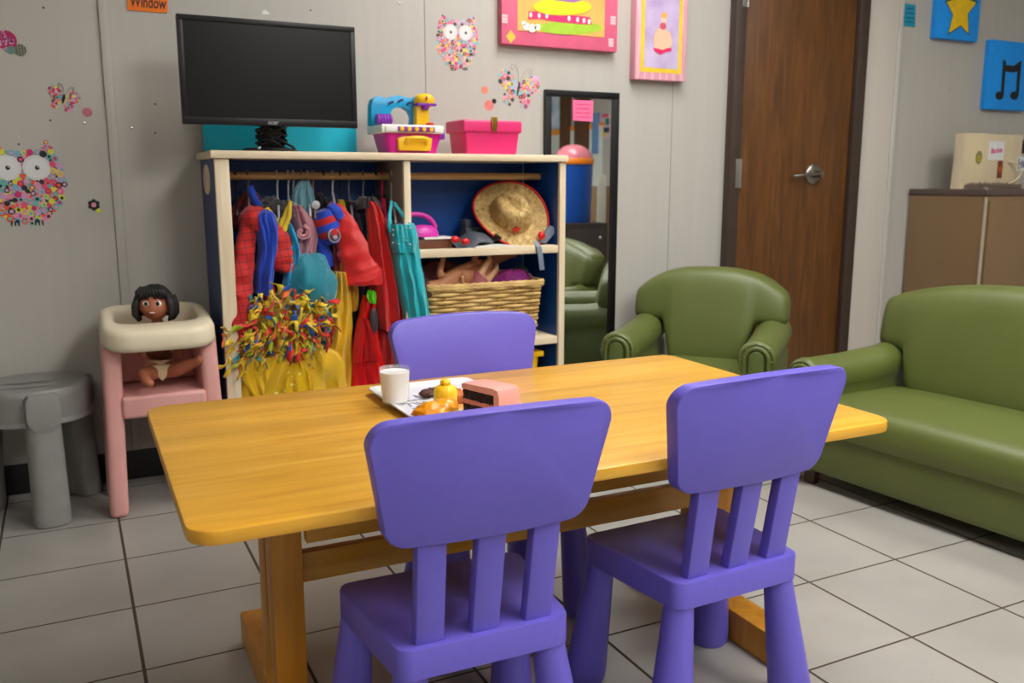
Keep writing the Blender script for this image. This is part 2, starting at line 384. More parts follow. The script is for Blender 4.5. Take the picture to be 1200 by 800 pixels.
# ------------------------------------------------------------------ purple chairs
def make_chair(label):
    t = thing('purple_chair', label, 'chair', (0, 0, 0), 'purple plastic chairs round the table')
    # seat: rounded trapezoid slab
    hr, hf, yr, yf = .147, .172, -.135, .135
    def outline(ins):
        pts = []
        r = .026
        for (cx, cy, a0) in ((hf-r, yf-r, 0), (-(hf-r), yf-r, PI/2), (-(hr-r), yr+r, PI), (hr-r, yr+r, 1.5*PI)):
            for k in range(7):
                a = a0+PI/2*k/6; rr = r-ins
                pts.append((cx+rr*math.cos(a), cy+rr*math.sin(a)))
        return pts
    mb = MB()
    rings = [[(x, y, z) for x, y in outline(i)] for i, z in ((.012, .258), (.002, .2585), (0, .260), (0, .3065), (.0012, .309), (.004, .31))]
    mb.ring_loft(rings)
    mb.build('seat', m_purple, t, world=False, sharp=30)
    for sx in (-1, 1):
        for (tx, ty, bx, by) in ((.118, -.105, .150, -.128), (.146, .103, .163, .132)):
            mb = MB()
            prof = [(0, .027), (.02, .028), (.258, .0262)]
            def c(z): k = 1-z/.262; return Vector((sx*(tx+(bx-tx)*k), ty+(by-ty)*k, z))
            rings = []
            for z, r in ((0, .030), (.0, .038), (.006, .041), (.03, .0415), (.12, .036), (.2, .0305), (.25, .0275), (.263, .027)):
                cc = c(z); rings.append([cc+Vector((r*math.cos(2*PI*i/24), r*math.sin(2*PI*i/24), 0)) for i in range(24)])
            mb.ring_loft(rings)
            mb.build('leg', m_purple, t, world=False, sharp=50)
    def ypan(z): return -.150-(z-.5)*.20
    def bow(x): return .055*x*x/.0342*.35      # the ends of the panel curve towards the sitter
    for k in (-1, 0, 1):
        mb = MB(); rings = []
        for i in range(7):
            z = .3103+(.505-.3103)*i/6
            y = -.112+(ypan(.50)+.112+.004)*i/6
            x = k*(.092+.003*i/6)
            w, d = .0235, .012
            yy = y+bow(x)*i/6
            pts = rrect(2*w, 2*d, .004, 2)
            rings.append([(x+px, yy+py, z) for px, py in pts])
        mb.ring_loft(rings); mb.build('back_slat', m_purple, t, world=False, sharp=35)
    # back panel
    mb = MB()
    z0, z1 = .479, .676
    def hw(z): return .161+(.199-.161)*(z-z0)/(z1-z0)
    r = .036; P = []
    for (sx, top, a0) in ((1, 1, 0), (-1, 1, PI/2), (-1, -1, PI), (1, -1, 1.5*PI)):
        for k in range(9):
            a = a0+PI/2*k/8
            cz = (z1-r) if top > 0 else (z0+r)
            cx = sx*(hw(cz)-r)
            P.append((cx+r*math.cos(a), cz+r*math.sin(a)))
        if (sx, top) == (1, 1):
            for k in range(1, 10):
                f = k/10; x = (hw(z1)-r)*(1-2*f); P.append((x, z1+.006*(1-(2*f-1)**2)))
        if (sx, top) == (-1, -1):
            for k in range(1, 8):
                f = k/8; P.append((-(hw(z0+r)-r)*(1-2*f), z0))
    cz = (z0+z1)/2
    def ring(ins, dy):
        out = []
        for x, z in P:
            s = 1-ins/.17; sz = 1-ins/.083
            xx, zz = x*s, cz+(z-cz)*sz
            out.append((xx, ypan(zz)+bow(xx)+dy, zz))
        return out
    def grid_cap(dy, ins):
        pass
    mb.ring_loft([ring(.0022, -.0145), ring(.0008, -.0138), ring(0, -.0122), ring(0, .0122), ring(.0008, .0138), ring(.0022, .0145)])
    mb.build('back_panel', m_purple, t, world=False, sharp=28)
    return t
def place(o, x, y, rz): o.location = (x, y, 0); o.rotation_euler = (0, 0, rz)
ch = make_chair('purple plastic chair, back to the viewer, nearest the table front left'); place(ch, .541, 1.293, math.radians(-1.5))
c2 = copy_tree(ch); c2['label'] = 'purple plastic chair, back to the viewer, beside the sofa end of the table'; place(c2, 1.043, 1.30, math.radians(1.5))
c3 = copy_tree(ch); c3['label'] = 'purple plastic chair tucked in behind the far side of the table, facing us'; place(c3, .852, 1.80, math.radians(181.5))

# ------------------------------------------------------------------ table
m_table = ramp_mat('varnished_table_wood', [(.2, (.77, .53, .12)), (.5, (.85, .625, .185)), (.8, (.91, .71, .30))], .36, 3.0, (1.1, 11, 11), detail=7, distortion=.5, bump=.02)
m_tableX = ramp_mat('varnished_leg_wood', [(.2, (.70, .45, .10)), (.5, (.78, .53, .13)), (.8, (.84, .60, .20))], .42, 3.0, (12, 12, 1.2), detail=7, distortion=.5, bump=.02)
def table_top_mat():
    m = m_table; nt = m.node_tree; b = nt.nodes['Principled BSDF']; N = nt.nodes.new; L = nt.links.new
    # boards glued side by side, each with its own tint, plus a few dark knots
    tc = N('ShaderNodeTexCoord'); sep = N('ShaderNodeSeparateXYZ'); L(tc.outputs['Object'], sep.inputs[0])
    mm = N('ShaderNodeMath'); mm.operation = 'MULTIPLY'; mm.inputs[1].default_value = 13.; L(sep.outputs[1], mm.inputs[0])
    fl = N('ShaderNodeMath'); fl.operation = 'FLOOR'; L(mm.outputs[0], fl.inputs[0])
    wn = N('ShaderNodeTexWhiteNoise'); wn.noise_dimensions = '1D'; L(fl.outputs[0], wn.inputs['W'])
    mr = N('ShaderNodeMapRange'); L(wn.outputs['Value'], mr.inputs[0]); mr.inputs[3].default_value = .88; mr.inputs[4].default_value = 1.08
    hv = N('ShaderNodeHueSaturation'); L(mr.outputs[0], hv.inputs['Value'])
    src = b.inputs['Base Color'].links[0].from_socket
    L(src, hv.inputs['Color'])
    vo = N('ShaderNodeTexVoronoi'); vo.inputs['Scale'].default_value = 6; L(tc.outputs['Object'], vo.inputs['Vector'])
    vr = N('ShaderNodeValToRGB'); vr.color_ramp.elements[0].position = .01; vr.color_ramp.elements[1].position = .045
    vr.color_ramp.elements[0].color = (.45, .3, .15, 1); vr.color_ramp.elements[1].color = (1, 1, 1, 1); L(vo.outputs['Distance'], vr.inputs['Fac'])
    mx = N('ShaderNodeMix'); mx.data_type = 'RGBA'; mx.blend_type = 'MULTIPLY'; mx.inputs[0].default_value = 1
    L(hv.outputs['Color'], mx.inputs[6]); L(vr.outputs['Color'], mx.inputs[7]); L(mx.outputs[2], b.inputs['Base Color'])
table_top_mat()
tb = thing('wooden_table', 'low varnished pine trestle table in the middle of the room', 'table', (.76, 1.53, 0))
TX0, TX1, TY0, TY1, TZ = .115, 1.430, 1.158, 1.916, .54
TT = .022
mb = MB(); t = bmesh.new()
pts = rrect(TX1-TX0, TY1-TY0, .045, 6, (TX0+TX1)/2, (TY0+TY1)/2)
rings = []
for ins, z in ((.005, TZ-TT), (.001, TZ-TT+.0015), (0, TZ-TT+.004), (0, TZ-.004), (.0012, TZ-.0012), (.004, TZ)):
    q = rrect(TX1-TX0-2*ins, TY1-TY0-2*ins, .045-ins, 6, (TX0+TX1)/2, (TY0+TY1)/2)
    rings.append([(x, y, z) for x, y in q])
t.free(); mb.ring_loft(rings); mb.build('tabletop', m_table, tb, sharp=30)
for xa in (.272, 1.245):
    mb = MB(); mb.box(xa, xa+.07, 1.262, 1.868, 0, .072, .006); mb.build('foot_rail', m_tableX, tb)
    for (ya, yb) in ((1.470, 1.524), (1.545, 1.60)):
        mb = MB(); mb.box(xa+.003, xa+.058, ya, yb, .0725, .4805, .004); mb.build('leg', m_tableX, tb)
    mb = MB(); mb.box(xa+.002, xa+.058, 1.475, 1.83, .481, TZ-TT-.0005, .004); mb.build('top_batten', m_tableX, tb)
mb = MB(); mb.box(.3305, 1.2475, 1.505, 1.528, .280, .337, .003); mb.build('stretcher', m_table, tb)
mb = MB(); mb.box(.3315, 1.2465, 1.44, 1.462, atY(400, 628, 1.44).z-.012, TZ-TT-.0005, .003); mb.build('apron', m_table, tb)

tb.location = (.76, 1.547, 0); tb.rotation_euler = (0, 0, math.radians(-.5))

# ------------------------------------------------------------------ green sofa and armchair
def sofa(name, label, cat, W, D=.60, H=.66, SZ=.30, AH=.425):
    """front faces -Y, centre of footprint at the origin"""
    t = thing(name, label, cat)
    hw = W/2; fy = -D/2
    arm_w = .128; arm_h = AH
    # base
    mb = MB(); mb.box(-hw+.03, hw-.03, fy+.012, D/2-.03, .052, .225, .018, seg=3); mb.build('base', m_green, t, world=False)
    # seat cushion : rounded front, slightly crowned top
    mb = MB(); sw = hw-arm_w+.02; rings = []
    n = 25
    prof = []
    cs = [(D/2-.14, .19), (D/2-.14, SZ-.01), (.0, SZ+.002), (fy+.12, SZ+.004), (fy+.05, SZ-.004), (fy+.012, SZ-.03), (fy+.0, SZ-.07), (fy+.004, .19)]
    cs = smooth_rows(cs, 4)
    for i in range(n):
        x = -sw+2*sw*i/(n-1); k = abs(2*i/(n-1)-1)
        dz = .008*(1-k**4); s = 1-.06*k**8
        rings.append([(x, y*1, .19+(z-.19)*s+dz*(1 if z > SZ-.05 else 0)) for y, z in cs])
    mb.ring_loft(rings, closed=True); mb.build('seat', m_green, t, world=False)
    # arched backrest
    mb = MB(); bw = hw-.005; rings = []; n = 49
    for i in range(n):
        u = -1+2*i/(n-1); x = bw*u
        e = (1-abs(u)**7)**(1/4) if abs(u) < 1 else 0
        top = H-(.10 if W < .9 else .075)*abs(u)**2.8
        zb = .44 if abs(u)*bw > hw-arm_w-.012 else .24
        k = max(0, min(1, (abs(u)*bw-(hw-arm_w-.05))/.05)); k = k*k*(3-2*k)
        zb = .26+(AH-.012-.26)*k
        th = .155*(.25+.75*e); hgt = (top-zb)*(.55+.45*e); cz = zb+(top-zb)*.5
        z_lo, z_hi = cz-hgt/2, cz+hgt/2
        yb = D/2
        ring = []
        M_ = 24
        for j in range(M_):
            a = 2*PI*j/M_
            ca, sa = math.cos(a), math.sin(a)
            ex = .55 
            yy = math.copysign(abs(ca)**ex, ca); zz = math.copysign(abs(sa)**.5, sa)
            z = (z_lo+z_hi)/2+zz*(z_hi-z_lo)/2
            lean = .075*(z-.26)/.4
            y = yb-.10+lean-.02+yy*th/2-.01*(1-k)
            y = min(y, yb)
            ring.append((x, y, z))
        rings.append(ring)
    mb.ring_loft(rings); mb.build('backrest', m_green, t, world=False, sharp=80)
    for s in (-1, 1):
        # arm: padded body with a rolled top that ends in a gathered scroll
        xc = s*(hw-arm_w/2)
        mb = MB(); rings = []
        def sect(y, k, dz=0.):
            ring = []
            r = .066*k; zt = arm_h-.066+dz
            pts = []
            for j in range(15):
                a = -.25*PI+1.5*PI*j/14
                pts.append((r*math.cos(a), zt+r*math.sin(a)))
            wb = .055*k
            pts += [(-wb, zt-.075), (-wb, .075), (-wb+.006, .055), (wb-.006, .055), (wb, .075), (wb, zt-.075)]
            return [(xc+px, y, pz) for px, pz in pts]
        for y, k, dz in ((fy+.004, .80, -.004), (fy+.0, .9, -.002), (fy+.006, .99, 0), (fy+.02, 1.02, .002), (fy+.06, 1, 0), (fy+.2, 1, .0), (D/2-.2, 1.02, .006), (D/2-.08, 1.05, .018), (D/2-.03, 1.02, .02), (D/2-.02, .9, .012)):
            rings.append(sect(y, k, dz))
        mb.ring_loft(rings); arm = mb.build('armrest', m_green, t, world=False, sharp=60)
        # rounded front post inset in the scroll
        mb = MB(); pts = [(xc-.027, .075), (xc+.027, .075)]+[(xc+.027*math.cos(a), arm_h-.062+.03*math.sin(a)) for a in [PI*j/10 for j in range(11)]]
        mb.prism(pts, fy-.012, fy+.02, bev=.007); mb.build('front_post', m_greendk, arm, world=False)
        # gathered pleats round the scroll
        mb = MB()
        for j in (1, 3, 5, 7, 9):
            a = -.15*PI+1.3*PI*j/10
            c = Vector((xc, fy+.004, arm_h-.066))
            d = Vector((math.cos(a), 0, math.sin(a)))
            mb.tube([c+d*.046+Vector((0, -.003, 0)), c+d*.058+Vector((0, .0, 0)), c+d*.066+Vector((0, .014, 0)), c+d*.066+Vector((0, .034, 0))], [.003, .005, .004, .001], 6)
        mb.tube([(xc-.040, fy+.002, .10), (xc-.041, fy, arm_h-.09)]+[(xc-.041*math.cos(PI*j/12), fy-.001, arm_h-.066+.043*math.sin(PI*j/12)) for j in range(13)]+[(xc+.041, fy, arm_h-.09), (xc+.040, fy+.002, .10)], .008, 8)
        mb.build('pleats', m_green, arm, world=False)
    for sx in (-1, 1):
        for yy in (fy+.05, D/2-.07):
            mb = MB(); mb.lathe([(.020, 0), (.023, .004), (.027, .053)], c=(sx*(hw-.09), yy, 0), n=18); mb.build('leg', m_legwood, t, world=False)
    return t
so = sofa('green_sofa', 'long green vinyl sofa along the right side of the room', 'sofa', 1.26, D=.58, H=.674)
so.location = (2.472, 1.60, 0); so.rotation_euler = (0, 0, math.radians(-85))
ac = sofa('green_armchair', 'green vinyl armchair standing across the corner before the door', 'armchair', .63, D=.58, AH=.452)
ac.location = (2.165, 2.71, 0); ac.rotation_euler = (0, 0, math.radians(-49))
# ------------------------------------------------------------------ dress-up storage unit
SX0, SX1, SF, SB, ST = .418, 1.646, 2.86, 3.165, 1.092
su = thing('dress_up_shelf', 'blue and birch dress-up unit with a hanging rail and shelves, against the wall', 'shelf unit', ((SX0+SX1)/2, (SF+SB)/2, 0))
mb = MB(); mb.box(SX0-.012, SX1+.006, SF-.012, SB, ST-.024, ST, .007); mb.build('top_board', m_birch, su)
DVX = 1.035
def upright(x0, x1, blue, trim_name='front_edge', hole=False, tw=None):
    mb = MB(); 
    if hole:
        n = 28; cy, cz, ry, rz = SF+.10, 1.0, .032, .052
        zs = [cz+rz*math.sin(2*PI*i/n) for i in range(n)]; ys = [cy+ry*math.cos(2*PI*i/n) for i in range(n)]
        t = bmesh.new()
        for x in (x0, x1):
            inner = [t.verts.new((x, a, b)) for a, b in zip(ys, zs)]
            corners = []
            for i in range(n):
                a = 2*PI*i/n; dx, dz = math.cos(a), math.sin(a)
                k = min((SB-.012-cy)/dx if dx > 1e-6 else (SF+.02-cy)/dx if dx < -1e-6 else 9, (ST-.026-cz)/dz if dz > 1e-6 else (.02-cz)/dz if dz < -1e-6 else 9)
                corners.append(t.verts.new((x, cy+dx*k, cz+dz*k)))
            for i in range(n):
                j = (i+1) % n; t.faces.new((inner[i], inner[j], corners[j], corners[i]))
            if x == x0: in0 = inner
            else:
                for i in range(n):
                    j = (i+1) % n; t.faces.new((in0[i], in0[j], inner[j], inner[i]))
        # square corners that the ray fan leaves out
        for x in (x0, x1):
            for (yy, zz, pick) in ((SB-.012, .02, None), (SF+.02, .02, None), (SB-.012, ST-.026, None), (SF+.02, ST-.026, None)):
                cand = sorted([v for v in t.verts if abs(v.co.x-x) < 1e-6 and (abs(v.co.y-yy) < 1e-5 or abs(v.co.z-zz) < 1e-5)], key=lambda v: (v.co-Vector((x, yy, zz))).length)
                va = next((v for v in cand if abs(v.co.y-yy) < 1e-5), None); vb = next((v for v in cand if abs(v.co.z-zz) < 1e-5 and v is not va), None)
                if va and vb: t.faces.new((va, vb, t.verts.new((x, yy, zz))))
        mb.merge(t)
    else: mb.box(x0, x1, SF+.018, SB-.012, .02, ST-.0245, 0)
    p = mb.build('side_panel', blue, su, sharp=20)
    mb = MB(); a, b = (x0-.0005, x1+.0005) if tw is None else tw
    mb.box(a, b, SF, SF+.018, .0, ST-.0245, .004); mb.build(trim_name, m_birchZ, su)
    return p
sp_ = upright(SX0, SX0+.022, m_bluedk, tw=(SX0, SX0+.044))
# oval birch grip let into the outer face of the left side
mb = MB(); rings = []
for x_, k_ in ((SX0-.0005, 1.), (SX0-.004, .96), (SX0-.005, .85), (SX0-.002, .72), (SX0-.0015, .1)): rings.append([(x_, SF+.165+.062*k_*math.cos(2*PI*i/32), 1.005+.048*k_*math.sin(2*PI*i/32)) for i in range(32)])
mb.ring_loft(rings, cap0=False); mb.build('grip_oval', m_birchZ, sp_)
upright(DVX-.012, DVX+.012, mat('grey_divider', (.62, .57, .52), .5, .05, 10))
upright(SX1-.024, SX1, m_blue)
mb = MB(); mb.box(SX0+.0225, SX1-.0245, SB-.011, SB, .02, ST-.0245); mb.build('back_panel', m_blue, su)
mb = MB(); mb.box(SX0+.0225, SX1-.0245, SF+.02, SB-.0115, .02, .045, .003); mb.build('bottom_board', m_birch, su)
mb = MB(); mb.box(SX0+.0225, SX0+.13, SF+.020, SF+.036, .355, .395, .003); mb.build('corner_cleat', m_birch, su)
for z in (.768, .428):
    mb = MB(); mb.box(DVX+.0125, SX1-.0245, SF+.006, SB-.0115, z-.028, z, .004); mb.build('shelf_board', m_birch, su)
for xa, xb in ((SX0+.023, DVX-.0125), (DVX+.0125, SX1-.0245)):
    mb = MB(); mb.tube([(xa, 3.02, 1.017), (xb, 3.02, 1.017)], .0125, 14); mb.build('hanging_rail', m_rod, su)

# ------------------------------------------------------------------ monitor on top and the things beside it
tv = thing('computer_monitor', 'black flat-screen monitor switched off on top of the dress-up unit', 'monitor', (.61, 2.96, ST))
mb = MB(); yF = 2.90
x0, x1, z0, z1 = .340, .880, 1.170, 1.486
mb.box(x0, x1, yF, yF+.022, z0, z1, .004); mb.box(x0+.06, x1-.06, yF+.018, yF+.045, z0+.05, z1-.06, .012)
case = mb.build('case', m_blackpl, tv)
mb = MB(); b = .016
for (xa, xb, za, zb) in ((x0, x1, z0, z0+.022), (x0, x1, z1-b, z1), (x0, x0+b, z0+.022, z1-b), (x1-b, x1, z0+.022, z1-b)):
    mb.box(xa, xb, yF-.005, yF+.001, za, zb, .0015)
mb.build('bezel', m_blackpl, tv)
mb = MB(); mb.box(x0+b, x1-b, yF-.0015, yF+.001, z0+.022, z1-b); mb.build('screen', m_screen, tv)
mb = MB(); p = atY(320, 143.5, yF-.0055)
mb.merge(text_bm('acer', .019, .0003, .25, .0004), 0, Matrix.Translation((p.x, yF-.0056, p.z)) @ WALLTXT)
mb.build('maker_mark', mat('grey_print', (.55, .56, .58), .4, .02, 10), tv)
mb = MB(); mb.lathe([(.0, .0), (.085, .0), (.088, .004), (.08, .012), (.03, .016), (.0, .016)], c=(.61, 2.975, ST), n=36); mb.build('stand_foot', m_blackpl, tv)
mb = MB(); mb.box(.585, .635, 2.945, 2.985, ST+.012, 1.30, .008); mb.build('stand_neck', m_blackpl, tv)
# cable coiled round the neck
mb = MB(); pts = []
for i in range(150):
    a = i*.34; k = i/149
    pts.append((.612+(.038+.018*math.sin(i*.9)*.6)*math.cos(a), 2.965+.03*math.sin(a)-.012, ST+.022+.055*k+.006*math.sin(i*1.7)))
mb.tube(pts, .0042, 6)
pts = [(.60, 2.93, ST+.05), (.64, 2.91, ST+.03), (.672, 2.905, ST+.012), (.668, 2.93, ST+.006), (.63, 2.915, ST+.02), (.60, 2.905, ST+.04)]
mb.tube([Vector(q) for q in smooth_rows([list(q) for q in pts], 5)], .004, 6)
o = mb.build('coiled_cable', m_blackpl); tag(o, 'black cable bundled round the monitor stand', 'cable')
mb = MB(); p = atY(304, 171, 2.91); mb.ell((p.x, 2.91, ST+.0075), (.0075, .006, .0075)); mb.tube([(p.x+.004, 2.912, ST+.006), (p.x+.03, 2.925, ST+.006)], .0035, 6)
o = mb.build('plug', mat('grey_connector', (.6, .6, .6), .35, .05, 20)); tag(o, 'small grey plug lying before the monitor stand', 'plug')
mb = MB(); mb.box(.430, .952, 3.150, 3.156, ST, 1.30, .001)
o = mb.build('teal_board', mat('teal_card', (.0, .69, .80), .5, .04, 12)); tag(o, 'turquoise card board standing against the wall behind the monitor', 'board')

# toy workstation: pink case, white tray, blue arch, yellow mixer
c_mag = mat('magenta_plastic', (.80, .05, .55), .35, .03, 20); c_yel = mat('yellow_plastic', (.93, .73, .05), .35, .03, 20); c_pur = mat('violet_plastic', (.47, .13, .62), .35, .03, 20)
c_tb = mat('turquoise_plastic', (.02, .60, .80), .35, .03, 20); c_red = mat('red_plastic', (.80, .06, .07), .35, .03, 20)
ty = thing('toy_kitchen', 'magenta, blue and yellow toy play kitchen on the unit beside the pink box', 'toy', (1.065, 2.985, ST))
def px(u, y=2.91): return atY(u, 150, y).x
def pz(v, y=2.91): return atY(475, v, y).z
ya, yb = 2.91, 3.06
mb = MB(); cx = (px(455)+px(515))/2; w0 = (px(513)-px(456)); w1 = (px(517)-px(450))
rings = []
for z, k in ((ST+.0005, 0), (ST+.006, .0), (pz(155), 1), (pz(153), 1)):
    w = w0+(w1-w0)*k; d = yb-ya-.02*(1-k)
    rings.append([(cx+a, (ya+yb)/2+b, z) for a, b in rrect(w, d, .015, 5)])
mb.ring_loft(rings); mb.build('case', c_mag, ty)
mb = MB(); mb.box(px(446), px(519), ya-.012, yb, pz(156), pz(146), .006); mb.box(px(450), px(515), ya-.018, ya, pz(155), pz(148), .004); mb.build('counter', m_white, ty)
mb = MB(); mb.box(px(464), px(507), ya-.021, ya-.0175, pz(154.5), pz(148.5), .001); pan = mb.build('control_strip', c_pur, ty)
for k in range(5):
    mb = MB(); xx = px(468.5+8.6*k); zz = pz(151.4); Mx = Matrix.Translation((xx, ya-.0205, zz)) @ Matrix.Rotation(PI/2, 4, 'X')
    mb.lathe([(.0078, 0), (.0078, .003), (.006, .005)], n=14, M=Mx); mb.build('knob', c_yel, pan)
mb = MB(); mb.prism([(px(u), pz(v)) for u, v in ((465, 162), (474, 159.5), (498, 159.5), (505, 162), (503, 176.3), (466.5, 176.3))], ya-.012, ya+.012, bev=.003); lt = mb.build('latch_plate', c_yel, ty)
mb = MB(); mb.tube([Vector((px(u), y, pz(v))) for u, v, y in ((474, 168, ya-.014), (475, 163, ya-.026), (480, 162, ya-.032), (492, 162, ya-.032), (497, 163, ya-.026), (498, 168, ya-.014))], .008, 8); mb.build('carry_handle', c_yel, lt)
mb = MB()
arch = [(435, 147), (435, 124), (437, 116), (443, 112.5), (448, 113), (454, 115.5), (460, 112.5), (466, 111.5), (474, 113), (482, 115), (487, 113), (489, 147)]
inner = [(483, 146.5), (484, 138), (481, 130), (474, 125.5), (467, 125), (460, 128), (457, 136), (456.5, 146.5)]
yk = 2.99
P = [(atY(u, v, yk).x, atY(u, v, yk).z) for u, v in arch+inner]
mb.prism(P, yk, yk+.045, bev=.003); mb.build('backboard', c_tb, ty)
mb = MB()
for u, v in ((458, 120), (469, 117.8), (479, 121)):
    q = atY(u, v, yk-.002); mb.tube([(q.x-.008, yk-.003, q.z-.005), (q.x, yk-.003, q.z+.001), (q.x+.01, yk-.003, q.z+.003)], .0035, 6)
mb.build('printed_marks', mat('navy_print', (.12, .1, .4), .5, .02, 10), ty)
mb = MB(); q = atY(441, 140, 2.96)
for k in range(5):
    xx = q.x+k*.0105; Mx = Matrix.Translation((xx, 2.96, q.z)) @ Matrix.Rotation(PI/2, 4, 'Y'); mb.lathe([(.018, 0), (.0195, .003), (.0195, .007), (.018, .0095)], n=16, M=Mx)
mb.build('roller', c_pur, ty)
mb = MB(); q = atY(457.5, 140, 2.96); mb.ell((q.x, 2.96, q.z), (.008, .012, .014)); mb.build('roller_knob', c_red, ty)
mb = MB(); yk = 2.955
pp = lambda u, v: (atY(u, v, yk).x, atY(u, v, yk).z)
mb.prism([pp(488.5, 146), pp(488, 120), pp(503, 120), pp(503.5, 146)], yk, yk+.04, bev=.006); mb.build('mixer_post', c_yel, ty)
mb = MB(); q = atY(498.5, 118, yk); mb.ell((q.x, yk+.012, q.z), (.036, .032, .026), e=.9); mb.build('mixer_head', c_yel, ty)
mb = MB(); q = atY(498.5, 122.8, yk); mb.box(q.x-.034, q.x+.034, yk-.02, yk+.04, q.z-.004, q.z+.004, .002); mb.lathe([(.012, -.016), (.014, -.004), (.014, 0)], c=(q.x-.004, yk-.006, q.z), n=14); mb.build('mixer_beater', c_pur, ty)
mb = MB(); q = atY(500, 115, yk-.024); mb.prism([(q.x+a*.004, q.z+b_*.004) for a, b_ in ((0, 2.2), (.8, .6), (1.8, -.4), (.5, -.5), (0, -2.2), (-.5, -.5), (-1.8, -.4), (-.8, .6))], yk-.0255, yk-.021); mb.build('printed_mark', c_red, ty)
mb = MB(); mb.box(px(516), px(524), ya+.02, ya+.07, pz(162), pz(150), .004); mb.build('side_tray', c_pur, ty)
mb = MB(); q = atY(504, 146, 2.93); mb.lathe([(.014, -.002), (.014, .004), (.008, .007), (0, .007)], c=(q.x, 2.93, q.z), n=16, cap1=False); mb.build('burner_dial', c_red, ty)
# pink lidded box
m_hot = mat('hot_pink_paint', (.86, .16, .43), .42, .04, 12)
bx = thing('pink_box', 'bright pink lidded box with a brass clasp on top of the unit', 'box', (1.345, 2.96, ST))
xl, xr = atY(544, 160, 2.9).x, atY(610, 160, 2.9).x
mb = MB(); rings = []
for z, k in ((ST+.0005, -.007), (ST+.075, 0)):
    rings.append([((xl+xr)/2+a, 2.975+b, z) for a, b in rrect(xr-xl-.008+2*k, .15+2*k, .008, 4)])
mb.ring_loft(rings); mb.build('box_body', m_hot, bx)
mb = MB(); mb.box(xl-.006, xr+.004, 2.894, 3.056, ST+.0755, ST+.118, .008, seg=3); mb.build('lid', m_hot, bx)
mb = MB(); q = atY(579, 146, 2.893)
mb.prism([(q.x-.011, q.z+.026), (q.x+.011, q.z+.026), (q.x+.012, q.z), (q.x+.007, q.z-.024), (q.x-.007, q.z-.024), (q.x-.012, q.z)], 2.8875, 2.8945, bev=.002)
mb.build('clasp', mat('brass', (.62, .46, .18), .3, .1, 30, metal=.8), bx)

# ------------------------------------------------------------------ shelf contents
rt = lambda u, v, y: atY(u, v, y)
# toy iron on a brown block
SZm = .768
q = rt(500, 285, 2.93)
mb = MB(); w = rt(531, 282, 2.93).x-rt(484, 282, 2.93).x
mb.box(DVX+.016, q.x+.085, 2.90, 2.99, SZm+.0005, SZm+.032, .004)
o = thing('toy_cake_block', 'brown wooden block with a white rim under the magenta toy iron', 'toy', (q.x, 2.945, SZm))
mb.build('block', mat('brown_toy_wood', (.40, .22, .13), .5, .12, 16, stretch=(1, 8, 8)), o)
mb = MB(); mb.box(q.x-.02, q.x+.09, 2.895, 2.99, SZm+.0325, SZm+.040, .003); mb.build('rim', m_white, o)
ir = thing('toy_iron', 'magenta plastic toy iron with a loop handle on the middle shelf', 'toy', (q.x-.02, 2.945, SZm+.04))
m_ir = mat('iron_magenta', (.83, .22, .66), .35, .03, 20)
mb = MB(); rings = []
for z, k in ((SZm+.041, 1), (SZm+.052, 1), (SZm+.066, .9), (SZm+.078, .6), (SZm+.082, .2)):
    rings.append([(q.x-.012+.062*k*math.cos(a)*(1 if math.cos(a) > 0 else .95), 2.945+.036*k*math.sin(a), z) for a in [2*PI*i/24 for i in range(24)]])
mb.ring_loft(rings); mb.build('iron_body', m_ir, ir)
mb = MB(); pts = [(-.055, .05), (-.058, .085), (-.045, .104), (-.01, .106), (.022, .096), (.042, .078), (.052, .058)]
pts = smooth_rows([[a, b] for a, b in pts], 4)
mb.tube([(q.x-.012+a, 2.945, SZm+.012+b) for a, b in pts], .0085, 10); mb.build('handle', m_ir, ir)
# grey toy tool belt
mb = MB(); q = rt(550, 283, 2.92)
m_tg = mat('grey_toy_fabric', (.30, .32, .36), .6, .2, 60, .1)
o = thing('toy_belt', 'grey toy belt with red buttons lying beside the straw hat', 'toy', (q.x, 2.93, SZm))
M1 = Matrix.Translation((q.x, 2.93, SZm+.020)) @ Matrix.Rotation(math.radians(-14), 4, 'Y') @ Matrix.Rotation(.3, 4, 'X')
rings = []
for i in range(15):
    x = -.065+.14*i/14; hh = .011+.007*math.sin(PI*i/14)
    rings.append([(x, .05*math.cos(a), hh*.9*math.sin(a)+.008*math.sin(x*60)) for a in [2*PI*j/14 for j in range(14)]])
mb.ring_loft(rings, M=M1); mb.build('band', m_tg, o)
mb = MB(); mb.box(-.10, -.055, -.03, .03, -.018, .004, .004, M=M1); mb.build('buckle', m_blackpl, o); mb = MB(); mb.box(.03, .12, -.03, .05, -.016, -.008, .003, M=M1); mb.build('strap', m_blackpl, o)
for u, v in ((534, 280.5), (546, 283)):
    mb = MB(); c = rt(u, v, 2.876); mb.ell((c.x, 2.880, c.z), (.017, .011, .012)); mb.build('button', c_red, o)
# flat white paper with a red and dark print at the shelf edge
mb = MB(); a = rt(556, 290, 2.88); b = rt(602, 290, 2.88)
mb.prism([(a.x, SZm+.001), (b.x+.02, SZm+.001), (b.x+.02, SZm+.003), ((a.x+b.x)/2, SZm+.010), (a.x, SZm+.004)], 2.872, 2.94)
o = mb.build('paper_sheet', m_white); tag(o, 'crumpled white paper under the straw hat on the shelf', 'paper')
